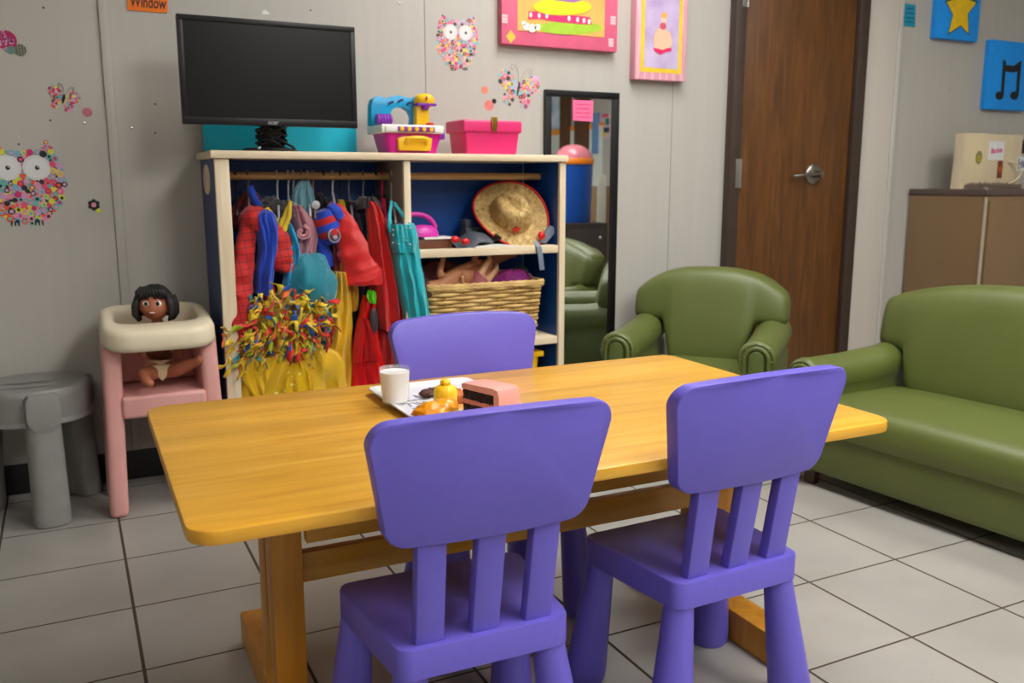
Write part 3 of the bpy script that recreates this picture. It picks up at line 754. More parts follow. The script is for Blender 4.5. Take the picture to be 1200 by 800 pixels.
# grey ribbon hanging over the shelf edge + red knob toy
gt = mat('grey_ribbon', (.45, .50, .56), .5, .1, 40)
q = rt(637, 280, 2.93)
o = thing('toy_goggles', 'grey toy goggles with a strap hanging over the shelf edge', 'toy', (q.x, 2.93, SZm))
mb = MB(); 
mb.prism([(q.x-.035, SZm+.012), (q.x-.005, SZm+.004), (q.x+.038, SZm+.046), (q.x+.028, SZm+.066), (q.x+.012, SZm+.07)], 2.90, 2.96, bev=.006); mb.build('frame', gt, o)
mb = MB(); rb = [(rt(u, v, 2.862).x, 2.860+dy, rt(u, v, 2.862).z) for u, v, dy in ((630, 283, .02), (631, 289, .0), (632.5, 300, -.004), (634, 311, -.002), (635, 316, 0))]
rings = []
for x, y, z in rb: rings.append([(x-.010, y-.0015, z), (x+.010, y-.0015, z), (x+.010, y+.0005, z), (x-.010, y+.0005, z)])
mb.ring_loft(rings); mb.build('strap', gt, o)
mb = MB(); c = rt(635, 276, 2.895); mb.ell((c.x, 2.897, c.z), (.015, .010, .016)); mb.build('red_button', c_red, o)
# grey backing pieces in the shadow at the back
mb = MB(); c = rt(552, 260, 3.06); mb.box(c.x-.03, c.x+.055, 3.04, 3.10, SZm+.0005, SZm+.062, .006); mb.box(c.x-.03, c.x, 3.045, 3.095, SZm+.06, SZm+.092, .006)
o = mb.build('toy_case', m_tg); tag(o, 'dark grey toy case at the back of the middle shelf', 'toy')
# straw hat leaning
m_straw = ramp_mat('woven_straw', [(.2, (.42, .31, .16)), (.5, (.76, .63, .39)), (.8, (.88, .78, .55))], .7, 26, (1.4, 1.4, .9), detail=6, distortion=2.2, bump=.6)
m_trim = mat('red_trim', (.78, .09, .06), .5, .05, 30)
ht = thing('straw_hat', 'straw cowboy hat with red edging and a red star, leaning on the middle shelf', 'hat')
def brim(r, a):
    x = r*math.cos(a)*.125; y = r*math.sin(a)*.152
    z = .030*(abs(math.cos(a))**2)*(r**2.4)-.012*(math.sin(a)**2)*(r**2)
    return Vector((x, y, z))
mb = MB(); n = 48
rings = [[brim(r, 2*PI*i/n) for i in range(n)] for r in (.53, .55, .65, .75, .85, .95, 1.)]
rings += [[brim(r, 2*PI*i/n)+Vector((0, 0, -.0025)) for i in range(n)] for r in (1., .85, .65, .53)]
mb.ring_loft(rings, cap0=False, cap1=False); mb.build('brim', m_straw, ht, world=False, sharp=80)
mb = MB()
mb.tube([brim(1.0, 2*PI*i/60) for i in range(60)], .0042, 8, closed=True); mb.build('edging', m_trim, ht, world=False)
mb = MB(); rings = []
for z, k in ((-.002, 1.0), (.015, .99), (.035, .94), (.055, .87), (.07, .80), (.081, .68), (.086, .5), (.084, .3), (.080, .12)):
    ring = []
    for i in range(n):
        a = 2*PI*i/n
        x, y = .069*k*math.cos(a), .084*k*math.sin(a)
        dent = .018*math.exp(-(x/.016)**2)*(1 if z > .05 else 0)*min(1, max(0, (y+.06)/.06))
        pinch = 1-.16*math.exp(-((y-.06)/.03)**2)*(z/.086)
        ring.append((x*pinch, y, z-dent))
    rings.append(ring)
mb.ring_loft(rings, cap0=False); mb.build('crown', m_straw, ht, world=False, sharp=80)
mb = MB(); st = []
for i in range(10):
    r = .019 if i % 2 == 0 else .008; a = PI/2+i*PI/5; st.append((r*math.cos(a), r*math.sin(a)))
mb.prism(st, -.003, .002, M=Matrix.Rotation(math.radians(-36), 4, 'Z') @ Matrix.Translation((0, -.0795, .030)) @ Matrix.Rotation(-.35, 4, 'X')); mb.build('star', m_trim, ht, world=False)
def basis(zdir, ydir):
    z = Vector(zdir).normalized(); y = Vector(ydir); y = (y-z*y.dot(z)).normalized(); x = y.cross(z)
    return Matrix(((x.x, y.x, z.x, 0), (x.y, y.y, z.y, 0), (x.z, y.z, z.z, 0), (0, 0, 0, 1)))
hq = rt(598.5, 252, 2.985)
vd = (CAM-hq).normalized()
zax = (vd*.86+Vector((.0, 0, .48))+Vector((.12, 0, 0)))
yax = Vector((-.55, 0, .75))            # crown's long axis runs to the upper left
ht.matrix_world = Matrix.Translation(hq) @ basis(zax, yax)
# wicker basket
m_wick = ramp_mat('wicker', [(.2, (.66, .49, .25)), (.6, (.86, .72, .45)), (.9, (.93, .82, .58))], .6, 14, (1, 1, 1), detail=4, bump=.2)
bk = thing('wicker_basket', 'rectangular wicker basket full of dolls on the lower shelf', 'basket', (1.33, 2.975, .428))
bx0, bx1 = rt(503, 345, 2.9).x, rt(635, 340, 2.9).x; by0, by1 = 2.895, 3.11; bz0, bz1 = .432, rt(570, 336, 2.9).z
nst = 40
def loopPts(k, zz, inset=0.):
    """points round the rectangle at height fraction k"""
    t = (1-k)*.016+inset
    return rrect((bx1-bx0)-2*t, (by1-by0)-2*t, .022, 5, (bx0+bx1)/2, (by0+by1)/2)
def resample(P, n):
    L = [0.]
    for a, b in zip(P, P[1:]+P[:1]): L.append(L[-1]+math.hypot(b[0]-a[0], b[1]-a[1]))
    out = []; tot = L[-1]; j = 0
    for i in range(n):
        s = tot*i/n
        while L[j+1] < s: j += 1
        f = (s-L[j])/max(1e-9, L[j+1]-L[j]); a = P[j]; b = P[(j+1) % len(P)]
        out.append((a[0]+(b[0]-a[0])*f, a[1]+(b[1]-a[1])*f))
    return out
mb = MB(); rows = 14; ns = 18
for r_ in range(rows):
    k = (r_+.5)/rows; z = bz0+(bz1-bz0)*k
    P = resample(loopPts(k, z), ns*8); cx, cy = (bx0+bx1)/2, (by0+by1)/2
    pts = []
    for i, (x, y) in enumerate(P):
        a = PI*i/8+(PI if r_ % 2 else 0)
        x2, y2 = P[(i+1) % len(P)]; tx, ty = x2-x, y2-y; l = math.hypot(tx, ty) or 1
        nx, ny = ty/l, -tx/l
        d = .0062*math.cos(a)
        pts.append((x+nx*d, y+ny*d, z))
    mb.tube(pts, .0066, 6, closed=True)
body = mb.build('woven_sides', m_wick, bk, sharp=80)
mb = MB(); P0 = resample(loopPts(0, 0), ns); P1 = resample(loopPts(1, 0), ns)
for a, b in zip(P0, P1): mb.tube([(a[0], a[1], bz0-.002), (b[0], b[1], bz1)], .0032, 6)
mb.build('stakes', m_wick, bk)
mb = MB(); P = resample(loopPts(1, 0, -.006), 120)
for ph in (0, 2*PI/3, 4*PI/3):
    mb.tube([(x, y+.0, bz1+.006+.006*math.sin(i*2*PI/8+ph)) if True else 0 for i, (x, y) in enumerate(P)], .0075, 6, closed=True)
mb.build('braided_rim', m_wick, bk)
mb = MB(); mb.box(bx0+.022, bx1-.022, by0+.022, by1-.022, .4285, .4345, .002); mb.build('basket_base', m_wick, bk)
# toys in the basket
skins = [mat('doll_skin_tan', (.74, .50, .36), .5, .04, 20, sss=.1), mat('doll_skin_brown', (.55, .33, .22), .5, .05, 20, sss=.1), mat('doll_skin_pale', (.86, .66, .50), .5, .04, 20, sss=.1)]
def toy_doll(name, label, c, rot, s, skin, hair=None, cloth=None):
    o = thing(name, label, 'doll')
    t = skin_mesh([[(0, 0, -.03, .030), (0, 0, .0, .036), (0, 0, .035, .030), (0, 0, .06, .016), (0, 0, .085, .034), (0, 0, .115, .036), (0, 0, .128, .02)],
                   [(0, 0, .035, .02), (.045, 0, .04, .013), (.075, .005, .015, .011), (.098, .01, -.01, .009)], [(0, 0, .035, .02), (-.045, 0, .04, .013), (-.08, .01, .03, .011), (-.108, .015, .01, .009)],
                   [(0, 0, -.03, .02), (.026, 0, -.055, .019), (.03, -.008, -.095, .015), (.03, -.012, -.13, .011), (.03, -.035, -.14, .010)], [(0, 0, -.03, .02), (-.026, 0, -.055, .019), (-.03, -.008, -.095, .015), (-.03, -.012, -.13, .011), (-.03, -.035, -.14, .010)]], 2)
    mb = MB(); mb.merge(t); ob = mb.build('doll_body', skin, o, world=False, sharp=180)
    if hair:
        mb = MB(); mb.ell((0, .010, .108), (.040, .037, .040), nz=.25, ns=14); mb.build('hair', hair, o, world=False)
    if cloth:
        mb = MB(); mb.lathe([(.030, .045), (.040, .02), (.044, -.02), (.052, -.05), (.05, -.052), (.034, .0)], n=20, cap0=False, cap1=False); mb.build('romper', cloth, o, world=False)
    o.matrix_world = Matrix.Translation(c) @ Euler(rot).to_matrix().to_4x4() @ Matrix.Scale(s, 4)
    return o
brn = mat('brown_doll_hair', (.28, .17, .09), .6, .3, 60, .4)
q = rt(575, 312, 2.95)
toy_doll('baby_doll', 'tan bald baby doll lying across the back of the wicker basket', (q.x-.005, 3.0, bz1+.048), (.2, math.radians(-98), .15), 1.05, skins[0])
q = rt(520, 324, 2.95)
toy_doll('baby_doll', 'brown-haired doll, head down at the left end of the wicker basket', (q.x+.03, 2.955, bz1+.022), (.4, math.radians(-104), -.1), 1.0, skins[0], brn, None)
q = rt(556, 326, 2.94)
toy_doll('baby_doll', 'small doll with raised leg at the front of the wicker basket', (q.x+.01, 2.955, bz1-.005), (math.radians(200), .7, .4), .85, skins[2], None, mat('pink_doll_cloth', (.72, .42, .45), .8, .1, 40))
mp = mat('purple_cloth', (.58, .16, .50), .7, .12, 30, .2)
def cloth_heap(name, label, cat, c, r, m, seed):
    mb = MB(); rings = []
    n = 36
    for j in range(1, 14):
        th = PI*.55*j/13
        rings.append([Vector((c[0]+r[0]*math.sin(th)*math.cos(a)*(1+.22*math.sin(5*a+seed+j*.4)), c[1]+r[1]*math.sin(th)*math.sin(a)*(1+.22*math.sin(5*a+seed)), c[2]+r[2]*math.cos(th)*(1+.35*math.sin(3*a+seed*2)*math.sin(th)))) for a in [2*PI*i/n for i in range(n)]])
    mb.ring_loft(rings, cap1=True); o = mb.build(name, m, sharp=180); return tag(o, label, cat)
q = rt(602, 326, 2.95); cloth_heap('doll_dress', 'crumpled purple doll dress at the right end of the wicker basket', 'doll clothes', (q.x, 2.97, bz1+.004), (.070, .05, .045), mp, 1)
q = rt(612, 322, 3.02); cloth_heap('doll_blanket', 'grey-blue doll cloth behind the purple dress in the basket', 'doll clothes', (q.x, 3.04, bz1+.01), (.035, .03, .042), mat('greyblue_cloth', (.38, .42, .50), .8, .1, 40), 2)
q = rt(515, 318, 3.03); cloth_heap('doll_blanket', 'dusty pink doll cloth at the back left of the wicker basket', 'doll clothes', (q.x, 3.05, bz1+.02), (.09, .04, .065), mat('dusty_pink_cloth', (.52, .28, .31), .8, .1, 40), 4)
q = rt(622, 327, 2.95); cloth_heap('soft_toy', 'small mauve soft toy against the right rim of the basket', 'toy', (q.x, 2.98, bz1+.002), (.022, .03, .03), mat('mauve_cloth', (.48, .33, .38), .8, .1, 40), 5)
# yellow crate on the bottom
mb = MB(); q0 = rt(618, 412, 2.90); q1 = rt(639, 412, 2.9); q = rt(632, 412, 2.9)
o = thing('yellow_bin', 'yellow plastic bin on the lowest shelf of the unit', 'bin', (q0.x-.1, 2.98, .045))
zt = rt(634, 411, 2.90).z
xb = rt(633, 425, 2.9).x
rings = []
for z, ins in ((.0455, .02), (.05, .018), (zt-.02, .002), (zt-.02, .002)): rings.append([(x, y, z) for x, y in rrect(.30-2*ins, .2-2*ins, .015, 4, xb-.15, 3.0)])
mb.ring_loft(rings); mb.build('bin_body', c_yel, o)
mb = MB(); mb.box(xb-.305, xb+.012, 2.892, 3.108, zt-.0195, zt, .004); mb.build('bin_rim', c_yel, o)
# ------------------------------------------------------------------ costumes on the rail
PXM = 3.25/F                                    # metres per pixel at the rail, near enough
def cloth(name, c, rough=.75, sheen=.2, var=.12, scale=18, bump=.25, **k): return mat(name, c, rough, var, scale, bump, sheen=sheen, **k)
def gar(mb, rows, y, hy=.03, amp=.008, nf=3, mi=0, ph=0., drift=2., sub=5, n=64, open_bottom=True, wob=.0):
    rows = smooth_rows([list(r)+[0]*(4-len(r)) for r in rows], sub)
    rings = []
    m = len(rows)
    for i, (v, ul, ur, dy) in enumerate(rows):
        a_ = atY(ul, v, y+dy); b_ = atY(ur, v, y+dy); cx = (a_.x+b_.x)/2; hx = abs(b_.x-a_.x)/2; z = (a_.z+b_.z)/2
        k = i/(m-1); ring = []
        for j in range(n):
            a = 2*PI*j/n; s = math.cos(a); sn = math.sin(a)
            f = amp*(.35+.65*k)*(math.sin(PI*nf*s+ph+drift*k*1.5)+.18*math.sin(PI*nf*2.7*s-ph*2+drift*k))*abs(sn)
            x = cx+hx*s*(1+wob*math.sin(9*k+ph)); yy = y+dy+hy*math.copysign(abs(sn)**.8, sn)*(1 if hx > .02 else .7)+f
            zz = z+.006*mnoise.noise(Vector((x*30, yy*30, z*12+ph)))
            yy += .014*mnoise.noise(Vector((cx*9+s*3.5, z*9, ph*3)))*abs(sn); x += .004*mnoise.noise(Vector((z*22, ph, s*2)))
            ring.append((x, yy, zz))
        rings.append(ring)
    mb.ring_loft(rings, mi, True, True)
def sleeve(mb, path, y, mi=0, flat=.8, n=22, wr=.06):
    """path rows: (u, v, half width px, dy)"""
    path = smooth_rows([list(p)+[0]*(4-len(p)) for p in path], 7)
    pts = [atY(u, v, y+dy) for u, v, r, dy in path]
    rad = [r*PXM*(1+wr*math.sin(i*1.9)) for i, (u, v, r, dy) in enumerate(path)]
    for v_ in mb.tube(pts, rad, n, mi, flat, up=(0, 1, 0)):
        r_ = max(rad)
        v_.co += mnoise.noise_vector(v_.co*26)*min(.011, r_*.24)+mnoise.noise_vector(v_.co*60)*min(.003, r_*.1)
def hanger(name, label, u, vtop, m, y=3.02, shoulder=(14, 26), tilt=.2, thick=.0032, hook_h=None):
    o = thing(name, label, 'hanger', (atY(u, 206, y).x, y, 1.017), 'hangers on the rail')
    x = atY(u, 206, y).x; zr = 1.017
    r = .019
    mb = MB(); pts = []
    for i in range(11):
        a = PI*.95-PI*1.25*i/10
        pts.append((x+.004*i/10+r*math.cos(a)*tilt, y+r*math.cos(a), zr+.0+r*math.sin(a)*.9))
    last = pts[-1]
    zb = atY(u, vtop, y).z
    pts += [(x, y-.004, zr-.028), (x, y, zb)]
    mb.tube(pts, thick, 8); mb.build('hook', m, o)
    mb = MB(); w, d = shoulder
    ca, sa = math.cos(1.2), math.sin(1.2)
    L = .10
    pts = []
    for s in (-1, 1):
        q = [(x, y, zb), (x+s*L*.35*tilt, y+s*L*.4, zb-.02), (x+s*L*.8*tilt, y+s*L*.85, zb-.055), (x+s*L*.9*tilt, y+s*L*.92, zb-.07)]
        mb.tube([Vector(p) for p in smooth_rows([list(p) for p in q], 4)], thick*1.25, 8)
    mb.tube([(x-L*.9*tilt, y-L*.92, zb-.068), (x+L*.9*tilt, y+L*.92, zb-.068)], thick, 8)
    mb.build('arms', m, o)
    return o
m_hw = mat('hanger_white', (.74, .74, .76), .4, .03, 20); m_hg = mat('hanger_grey', (.42, .42, .44), .4, .05, 20); m_hb = mat('hanger_black', (.06, .06, .07), .4, .05, 20)
m_hp = mat('hanger_pink', (.85, .12, .35), .4, .05, 20); m_ht = mat('hanger_tan', (.66, .53, .42), .5, .05, 20); m_hpl = mat('hanger_pale_pink', (.86, .55, .62), .4, .04, 20)
H = [(276, 226, m_hb, 'black hanger hook at the left end of the rail'), (290, 228, m_hg, 'grey hanger of the red and blue suit at the left end'), (324, 232, m_hw, 'white hanger third along the rail, above the yellow straps'),
     (337, 230, m_hw, 'white hanger, left of the pair above the pale blue veil'), (343, 228, m_hw, 'white hanger, right of the pair left of the veil'), (352, 230, m_hg, 'grey hanger directly above the pale blue veil'),
     (360, 228, m_hw, 'white hanger over the right half of the veil'), (366, 230, m_ht, 'tan hanger just right of the pale blue veil'), (379, 236, m_hb, 'dark hanger above the red sleeved jacket'),
     (389, 226, m_hw, 'white hanger in the middle of the right half of the rail'), (398, 234, m_hb, 'dark hanger right of the middle, over the dark jackets'), (408, 230, m_hg, 'grey metal hanger between the dark jackets'),
     (425, 228, m_hg, 'grey metal hanger of the long red cape'), (440, 232, m_hb, 'black hanger right of the long red cape'), (447, 236, m_hp, 'hot pink hanger at the right end of the rail')]
for u, v, m, l in H: hanger('coat_hanger', l, u, v, m, y=3.02)

c_red1 = cloth('suit_red', (.72, .06, .06)); c_blu1 = cloth('suit_blue', (.06, .25, .72)); c_navy = cloth('navy_cloth', (.10, .12, .22)); c_blk = cloth('black_cloth', (.045, .045, .05))
c_dred = cloth('dark_red_cloth', (.45, .06, .09)); c_cape = cloth('cape_red', (.80, .045, .03), .5, .3); c_teal = cloth('turquoise_satin', (.03, .66, .70), .38, .3, .1, 10); c_tul = cloth('teal_tulle', (.06, .52, .60), .7, .5, .15, 14, .3, alpha=.82)
c_gold = cloth('yellow_satin', (.84, .66, .04), .38, .3, .16, 9, .35); c_veil = cloth('pale_blue_veil', (.44, .66, .72), .7, .5, .12, 14, .3, alpha=.85); c_mauve = cloth('mauve_satin', (.66, .44, .48), .5, .3, .15, 14)
c_grey = cloth('grey_fur', (.25, .24, .25), .95, .3, .35, 60, .8); c_mus = cloth('mustard_cloth', (.80, .58, .07), .6, .2); c_red2 = cloth('shiny_red_vinyl', (.76, .05, .07), .25, .0, .06, 12, .3); c_pale = cloth('pale_print', (.70, .69, .66), .7, .2, .3, 50)
c_lime = mat('lime_tag', (.35, .75, .08), .6, .05, 20); c_ylw = cloth('yellow_strap', (.82, .70, .08), .6, .2); c_aqua = cloth('aqua_satin', (.04, .62, .80), .35, .3, .1, 12)

def suit_mat():
    # red cloth printed with a fine dark net
    m = cloth('net_printed_red', (.74, .07, .06)); nt = m.node_tree; b = nt.nodes['Principled BSDF']; N = nt.nodes.new; L = nt.links.new
    tc = N('ShaderNodeTexCoord'); br = N('ShaderNodeTexBrick'); mp = N('ShaderNodeMapping'); mp.inputs['Rotation'].default_value = (PI/2, 0, 0.1)
    L(tc.outputs['Object'], mp.inputs['Vector']); L(mp.outputs['Vector'], br.inputs['Vector'])
    br.offset = 0; br.inputs['Scale'].default_value = 1; br.inputs['Brick Width'].default_value = .026; br.inputs['Row Height'].default_value = .022; br.inputs['Mortar Size'].default_value = .0012; br.inputs['Mortar Smooth'].default_value = .4
    src = b.inputs['Base Color'].links[0].from_socket
    L(src, br.inputs['Color1']); L(src, br.inputs['Color2']); br.inputs['Mortar'].default_value = lin((.33, .03, .04))+(1,)
    L(br.outputs['Color'], b.inputs['Base Color'])
    return m
c_net = suit_mat()

# 1 suit hanging at the back left
o = thing('red_blue_top', 'dark red top with blue lower sleeves at the far left end of the rail', 'costume', atY(285, 228, 3.05))
mb = MB(); gar(mb, [(226, 286, 302), (236, 276, 308), (250, 270, 312), (268, 268, 312)], 3.06, .03, .004, 2); mb.build('yoke', c_dred, o)
mb = MB(); gar(mb, [(262, 267.5, 312), (300, 268, 308), (345, 270, 305), (390, 272, 300)], 3.06, .028, .008, 3); mb.build('lower_body', cloth('deep_blue_cloth', (.05, .17, .45)), o)
mb = MB(); sleeve(mb, [(293, 218, 3), (298, 232, 4), (306, 246, 4), (314, 258, 3)], 2.99); mb.build('blue_strap', c_blu1, o)
# 2 padded red and blue suit
o = thing('padded_suit', 'padded red and blue play suit with a fine net print on long red sleeves', 'costume', atY(305, 245, 2.96))
mb = MB(); gar(mb, [(246, 306, 314), (249, 300, 319), (254, 297, 322), (270, 299, 326), (290, 302, 325), (310, 300, 322), (328, 298, 320), (344, 298, 318)], 2.918, .050, .012, 1.5, ph=1.); mb.build('torso', c_blu1, o)
mb = MB(); c = atY(299, 258, 2.93); mb.ell(c, (.050, .055, .046), nz=.15, ns=6); mb.build('shoulder', c_net, o)
mb = MB(); sleeve(mb, [(292, 262, 9), (287, 290, 10, -.01), (283, 325, 11.5, -.02), (281, 360, 13, -.03), (279, 392, 13.5, -.03), (279, 394, 8, -.03)], 2.92, wr=.03); mb.build('long_sleeve', c_net, o)
mb = MB(); sleeve(mb, [(316, 262, 6), (324, 278, 11, -.01), (328, 298, 13, -.02), (330, 313, 12, -.02), (330, 318, 7, -.02)], 2.92, wr=.03); mb.build('short_sleeve', c_net, o)
mb = MB(); sleeve(mb, [(311, 330, 8), (314, 345, 9), (318, 362, 7), (319, 364, 3)], 2.93, wr=.08); mb.build('cuff', c_red1, o)
# 3 halter dress : yellow straps, aqua bodice
o = thing('halter_dress', 'aqua halter dress with crossed yellow straps above the feathered skirt', 'costume', atY(336, 240, 2.94))
mb = MB(); sleeve(mb, [(340, 236, 2.2), (335, 250, 2.8), (329, 264, 3.2), (325, 272, 2)], 2.91); mb.build('strap', c_ylw, o); mb = MB(); sleeve(mb, [(340, 236, 2), (339, 252, 2.4), (333, 268, 3), (330, 274, 2)], 2.90); mb.build('strap', c_ylw, o)
mb = MB(); sleeve(mb, [(312, 244, 3), (318, 254, 4), (325, 264, 5), (329, 272, 3)], 2.93); mb.build('strap', c_ylw, o)
mb = MB(); gar(mb, [(262, 334, 341), (276, 334, 347), (290, 336, 351), (308, 335, 351), (326, 332, 352), (348, 328, 356)], 2.915, .03, .010, 2); mb.build('bodice', c_aqua, o)
mb = MB(); gar(mb, [(272, 327, 336), (300, 327, 338), (320, 326, 338)], 2.935, .02, .006, 2); mb.build('print_panel', cloth('flower_print', (.42, .50, .30), .7, .2, .8, 60), o)
# grey fur collar behind
mb = MB(); c = atY(322, 240, 3.0)
for du, dv, r in ((-14, 4, .026), (-4, -1, .034), (8, 1, .030), (14, 9, .024), (2, 10, .03)):
    q = atY(322+du, 242+dv, 3.0); mb.ell(q, (r, r, r*.8), nz=.5, ns=18)
o = mb.build('fur_stole', c_grey); tag(o, 'dark grey fur stole over the hanger above the yellow straps', 'costume')
# 4 veil and mauve dress
o = mb = MB(); gar(mb, [(212, 350, 362), (226, 343, 367), (246, 342, 370), (270, 350, 371), (300, 356, 370)], 2.985, .022, .010, 3); o = mb.build('pale_veil', c_veil); tag(o, 'pale blue sheer veil hanging from the middle of the rail', 'costume')
mb = MB(); gar(mb, [(240, 342, 352), (252, 340, 362), (266, 342, 370), (282, 344, 372), (298, 345, 368), (312, 350, 366)], 2.955, .035, .012, 2.5, ph=.6, drift=4)
o = thing('mauve_dress', 'dusty pink satin dress below the pale blue veil', 'costume', atY(355, 250, 2.95)); mb.build('bodice', c_mauve, o)
mb = MB(); c = atY(353, 272, 2.915)
for k in range(7): 
    a = k*.9; mb.tube([Vector(c)+Vector((.004*k*math.cos(a+t*.7), -.006, .004*k*math.sin(a+t*.7))) for t in range(4)], .007, 6)
mb.build('rosette', cloth('pink_satin', (.82, .55, .58), .45), o)
mb = MB(); gar(mb, [(242, 366, 371), (262, 366, 376), (290, 368, 380), (306, 372, 379)], 2.965, .012, .006, 2); o = mb.build('satin_scarf', cloth('grey_satin', (.50, .50, .47), .5)); tag(o, 'grey satin scarf hanging between the mauve dress and the red jacket', 'costume')
# 5 teal tulle puff
mb = MB(); c = atY(364, 334, 2.90)
n = 40; rings = []
for j in range(1, 16):
    th = PI*j/16
    rings.append([c+Vector((.080*math.sin(th)*math.cos(a)*(1+.10*math.sin(7*a+j*.5)), .05*math.sin(th)*math.sin(a)*(1+.14*math.sin(9*a+j)), .105*math.cos(th)+.006*math.sin(5*a))) for a in [2*PI*i/n for i in range(n)]])
for q in mb.ring_loft(rings): q.co += mnoise.noise_vector(q.co*22)*.013+mnoise.noise_vector(q.co*60)*.004
gar(mb, [(355, 356, 384), (380, 362, 386), (402, 366, 382)], 2.91, .03, .010, 3)
o = mb.build('tulle_skirt', c_tul, sharp=180); tag(o, 'puffed teal tulle skirt in the middle of the costumes', 'costume')
# 6 yellow gown
o = thing('yellow_gown', 'long yellow satin gown spilling over the floor of the unit', 'costume', atY(370, 400, 2.93))
mb = MB(); gar(mb, [(318, 390, 404), (340, 386, 410), (370, 384, 412), (400, 380, 412), (430, 372, 412), (462, 366, 412), (500, 362, 412), (540, 360, 412)], 2.925, .04, .016, 3, ph=.4, drift=3); mb.build('skirt', c_gold, o)
mb = MB(); gar(mb, [(402, 330, 372), (414, 302, 392), (428, 286, 402), (446, 279, 405), (466, 278, 407), (500, 276, 409), (545, 272, 412)], 2.90, .055, .022, 4.5, ph=1.3, drift=5); mb.build('hem', c_gold, o)
mb = MB(); gar(mb, [(424, 342, 354), (440, 324, 362), (458, 318, 366), (476, 316, 368)], 2.848, .012, .006, 3, ph=.2); mb.build('sequin_panel', ramp_mat('sequins', [(.0, (.86, .72, .10)), (.62, (.80, .62, .06)), (.72, (.95, .95, .55)), (.8, (.55, .85, .45))], .22, 55, (1, 1, 1), detail=2, bump=.4), o)
mb = MB(); gar(mb, [(420, 278, 330), (440, 282, 326), (462, 296, 322), (474, 302, 318)], 2.862, .010, .006, 2, ph=2.); mb.build('flounce', c_gold, o)
# 7 ragged feather skirt : many curled ribbons over a round core
o = thing('feather_skirt', 'ragged carnival skirt of yellow, red and blue ribbons spilling out of the unit', 'costume', atY(332, 385, 2.89))
rag = [cloth('ribbon_yellow', (.88, .74, .10), .6, .2, .1, 30, .1), cloth('ribbon_red', (.82, .12, .07), .6, .2, .1, 30, .1), cloth('ribbon_blue', (.05, .36, .68), .6, .2, .1, 30, .1), cloth('ribbon_teal', (.06, .48, .52), .6, .2, .1, 30, .1), cloth('ribbon_lime', (.68, .75, .12), .6, .2, .1, 30, .1), cloth('ribbon_orange', (.90, .42, .08), .6, .2, .1, 30, .1)]
mb = MB(); c0 = atY(336, 388, 2.90)
for (u, v, rx, ry, rz) in ((338, 372, .12, .05, .085), (330, 405, .11, .055, .085), (300, 408, .085, .045, .05), (352, 418, .085, .05, .055)):
    c = atY(u, v, 2.905); vv = mb.ell(c, (rx, ry, rz), nz=.3, ns=9, nu=40, nv=26)
    for q in vv:
        q.co += mnoise.noise_vector(q.co*24)*.012; q.co.y += .008*math.sin(q.co.x*130+6*math.sin(q.co.z*30))
mb.build('underskirt', cloth('underskirt_gold', (.66, .53, .09), .6, .3, .25, 20, .3), o)
mb = MB(); R.seed(12)
for k in range(270):
    a = R.uniform(0, 2*PI); rr = math.sqrt(R.random())
    u = 336+54*rr*math.cos(a); v = 376+40*rr*math.sin(a)
    if k % 6 == 0: u, v = R.uniform(264, 312), R.uniform(384, 424)
    if u < 296 and v < 376: continue
    if v > 408 and R.random() < .5: continue
    bulge = .07*math.sqrt(max(0, 1-rr*rr))
    p = atY(u, v, 2.868-bulge*.5)
    ang = math.atan2(-(v-366), (u-334)*1.2)+R.uniform(-1.0, 1.0)
    if R.random() < .45: ang = -PI/2+R.uniform(-.7, .7)
    L = R.choice((.022, .03, .036, .05, .06))*R.uniform(.8, 1.15); wd = R.uniform(.0055, .0135)
    d = Vector((math.cos(ang), R.uniform(-.35, .05), math.sin(ang))).normalized()
    sd = d.cross(Vector((R.uniform(-.9, .9), -1, R.uniform(-.9, .9)))).normalized()
    mi = R.choices(range(6), (50, 17, 10, 7, 9, 7))[0]
    curl = R.uniform(-1, 1); tw = R.uniform(-2.2, 2.2); rings = []
    nn = d.cross(sd)
    for i in range(9):
        t = i/8
        s2 = (sd*math.cos(tw*t)+nn*math.sin(tw*t)); n2 = d.cross(s2)
        q = p+d*(L*t)+nn*(curl*.014*math.sin(t*3.4))+sd*(.007*math.sin(t*5+k))+Vector((0, 0, -.012*t*t))
        w_ = wd*(.6+.4*math.sin(t*7+k))*(1 if t < .85 else .55); e = n2*.0003
        rings.append([q-s2*w_-e, q+n2*(.0022)-e, q+s2*w_-e, q+s2*w_+e, q+n2*.0022+e, q-s2*w_+e])
    mb.ring_loft(rings, mi)
mb.build('ribbons', rag, o, sharp=180)
# 8 red jacket with blue and red striped chest
o = thing('red_jacket', 'bright red wide-sleeved jacket with a striped blue and red chest and a round badge', 'costume', atY(400, 240, 2.95))
mb = MB(); sleeve(mb, [(384, 240, 4, .02), (394, 246, 8, .0), (406, 268, 12, -.02), (415, 295, 17, -.04), (422, 318, 20, -.05), (425, 330, 21, -.055), (425.5, 333, 17, -.055)], 2.935, flat=.36, wr=.02); mb.build('wide_sleeve', c_cape, o)
mb = MB(); gar(mb, [(285, 390, 410), (300, 390, 412), (318, 390, 410), (332, 392, 406)], 2.945, .02, .006, 2); mb.build('lining', c_dred, o)
chest = [c_red1, c_blu1]
mb = MB()
for k in range(5):
    t0, t1 = k/5, (k+1)/5
    rings = []
    for i in range(5):
        t = t0+(t1-t0)*i/4; u = 370+6*t*1.5; v = 246+38*t; w_ = 11.5*math.sin(PI*(.22+.62*t))
        p = atY(u+8+3*t, v, 2.94); r = w_*PXM*1.15
        rings.append([p+Vector((r*math.cos(a), .04*math.sin(a), r*.35*math.cos(a))) for a in [2*PI*j/20 for j in range(20)]])
    mb.ring_loft(rings, (k+1) % 2, k == 0, k == 4)
mb.build('chest', chest, o)
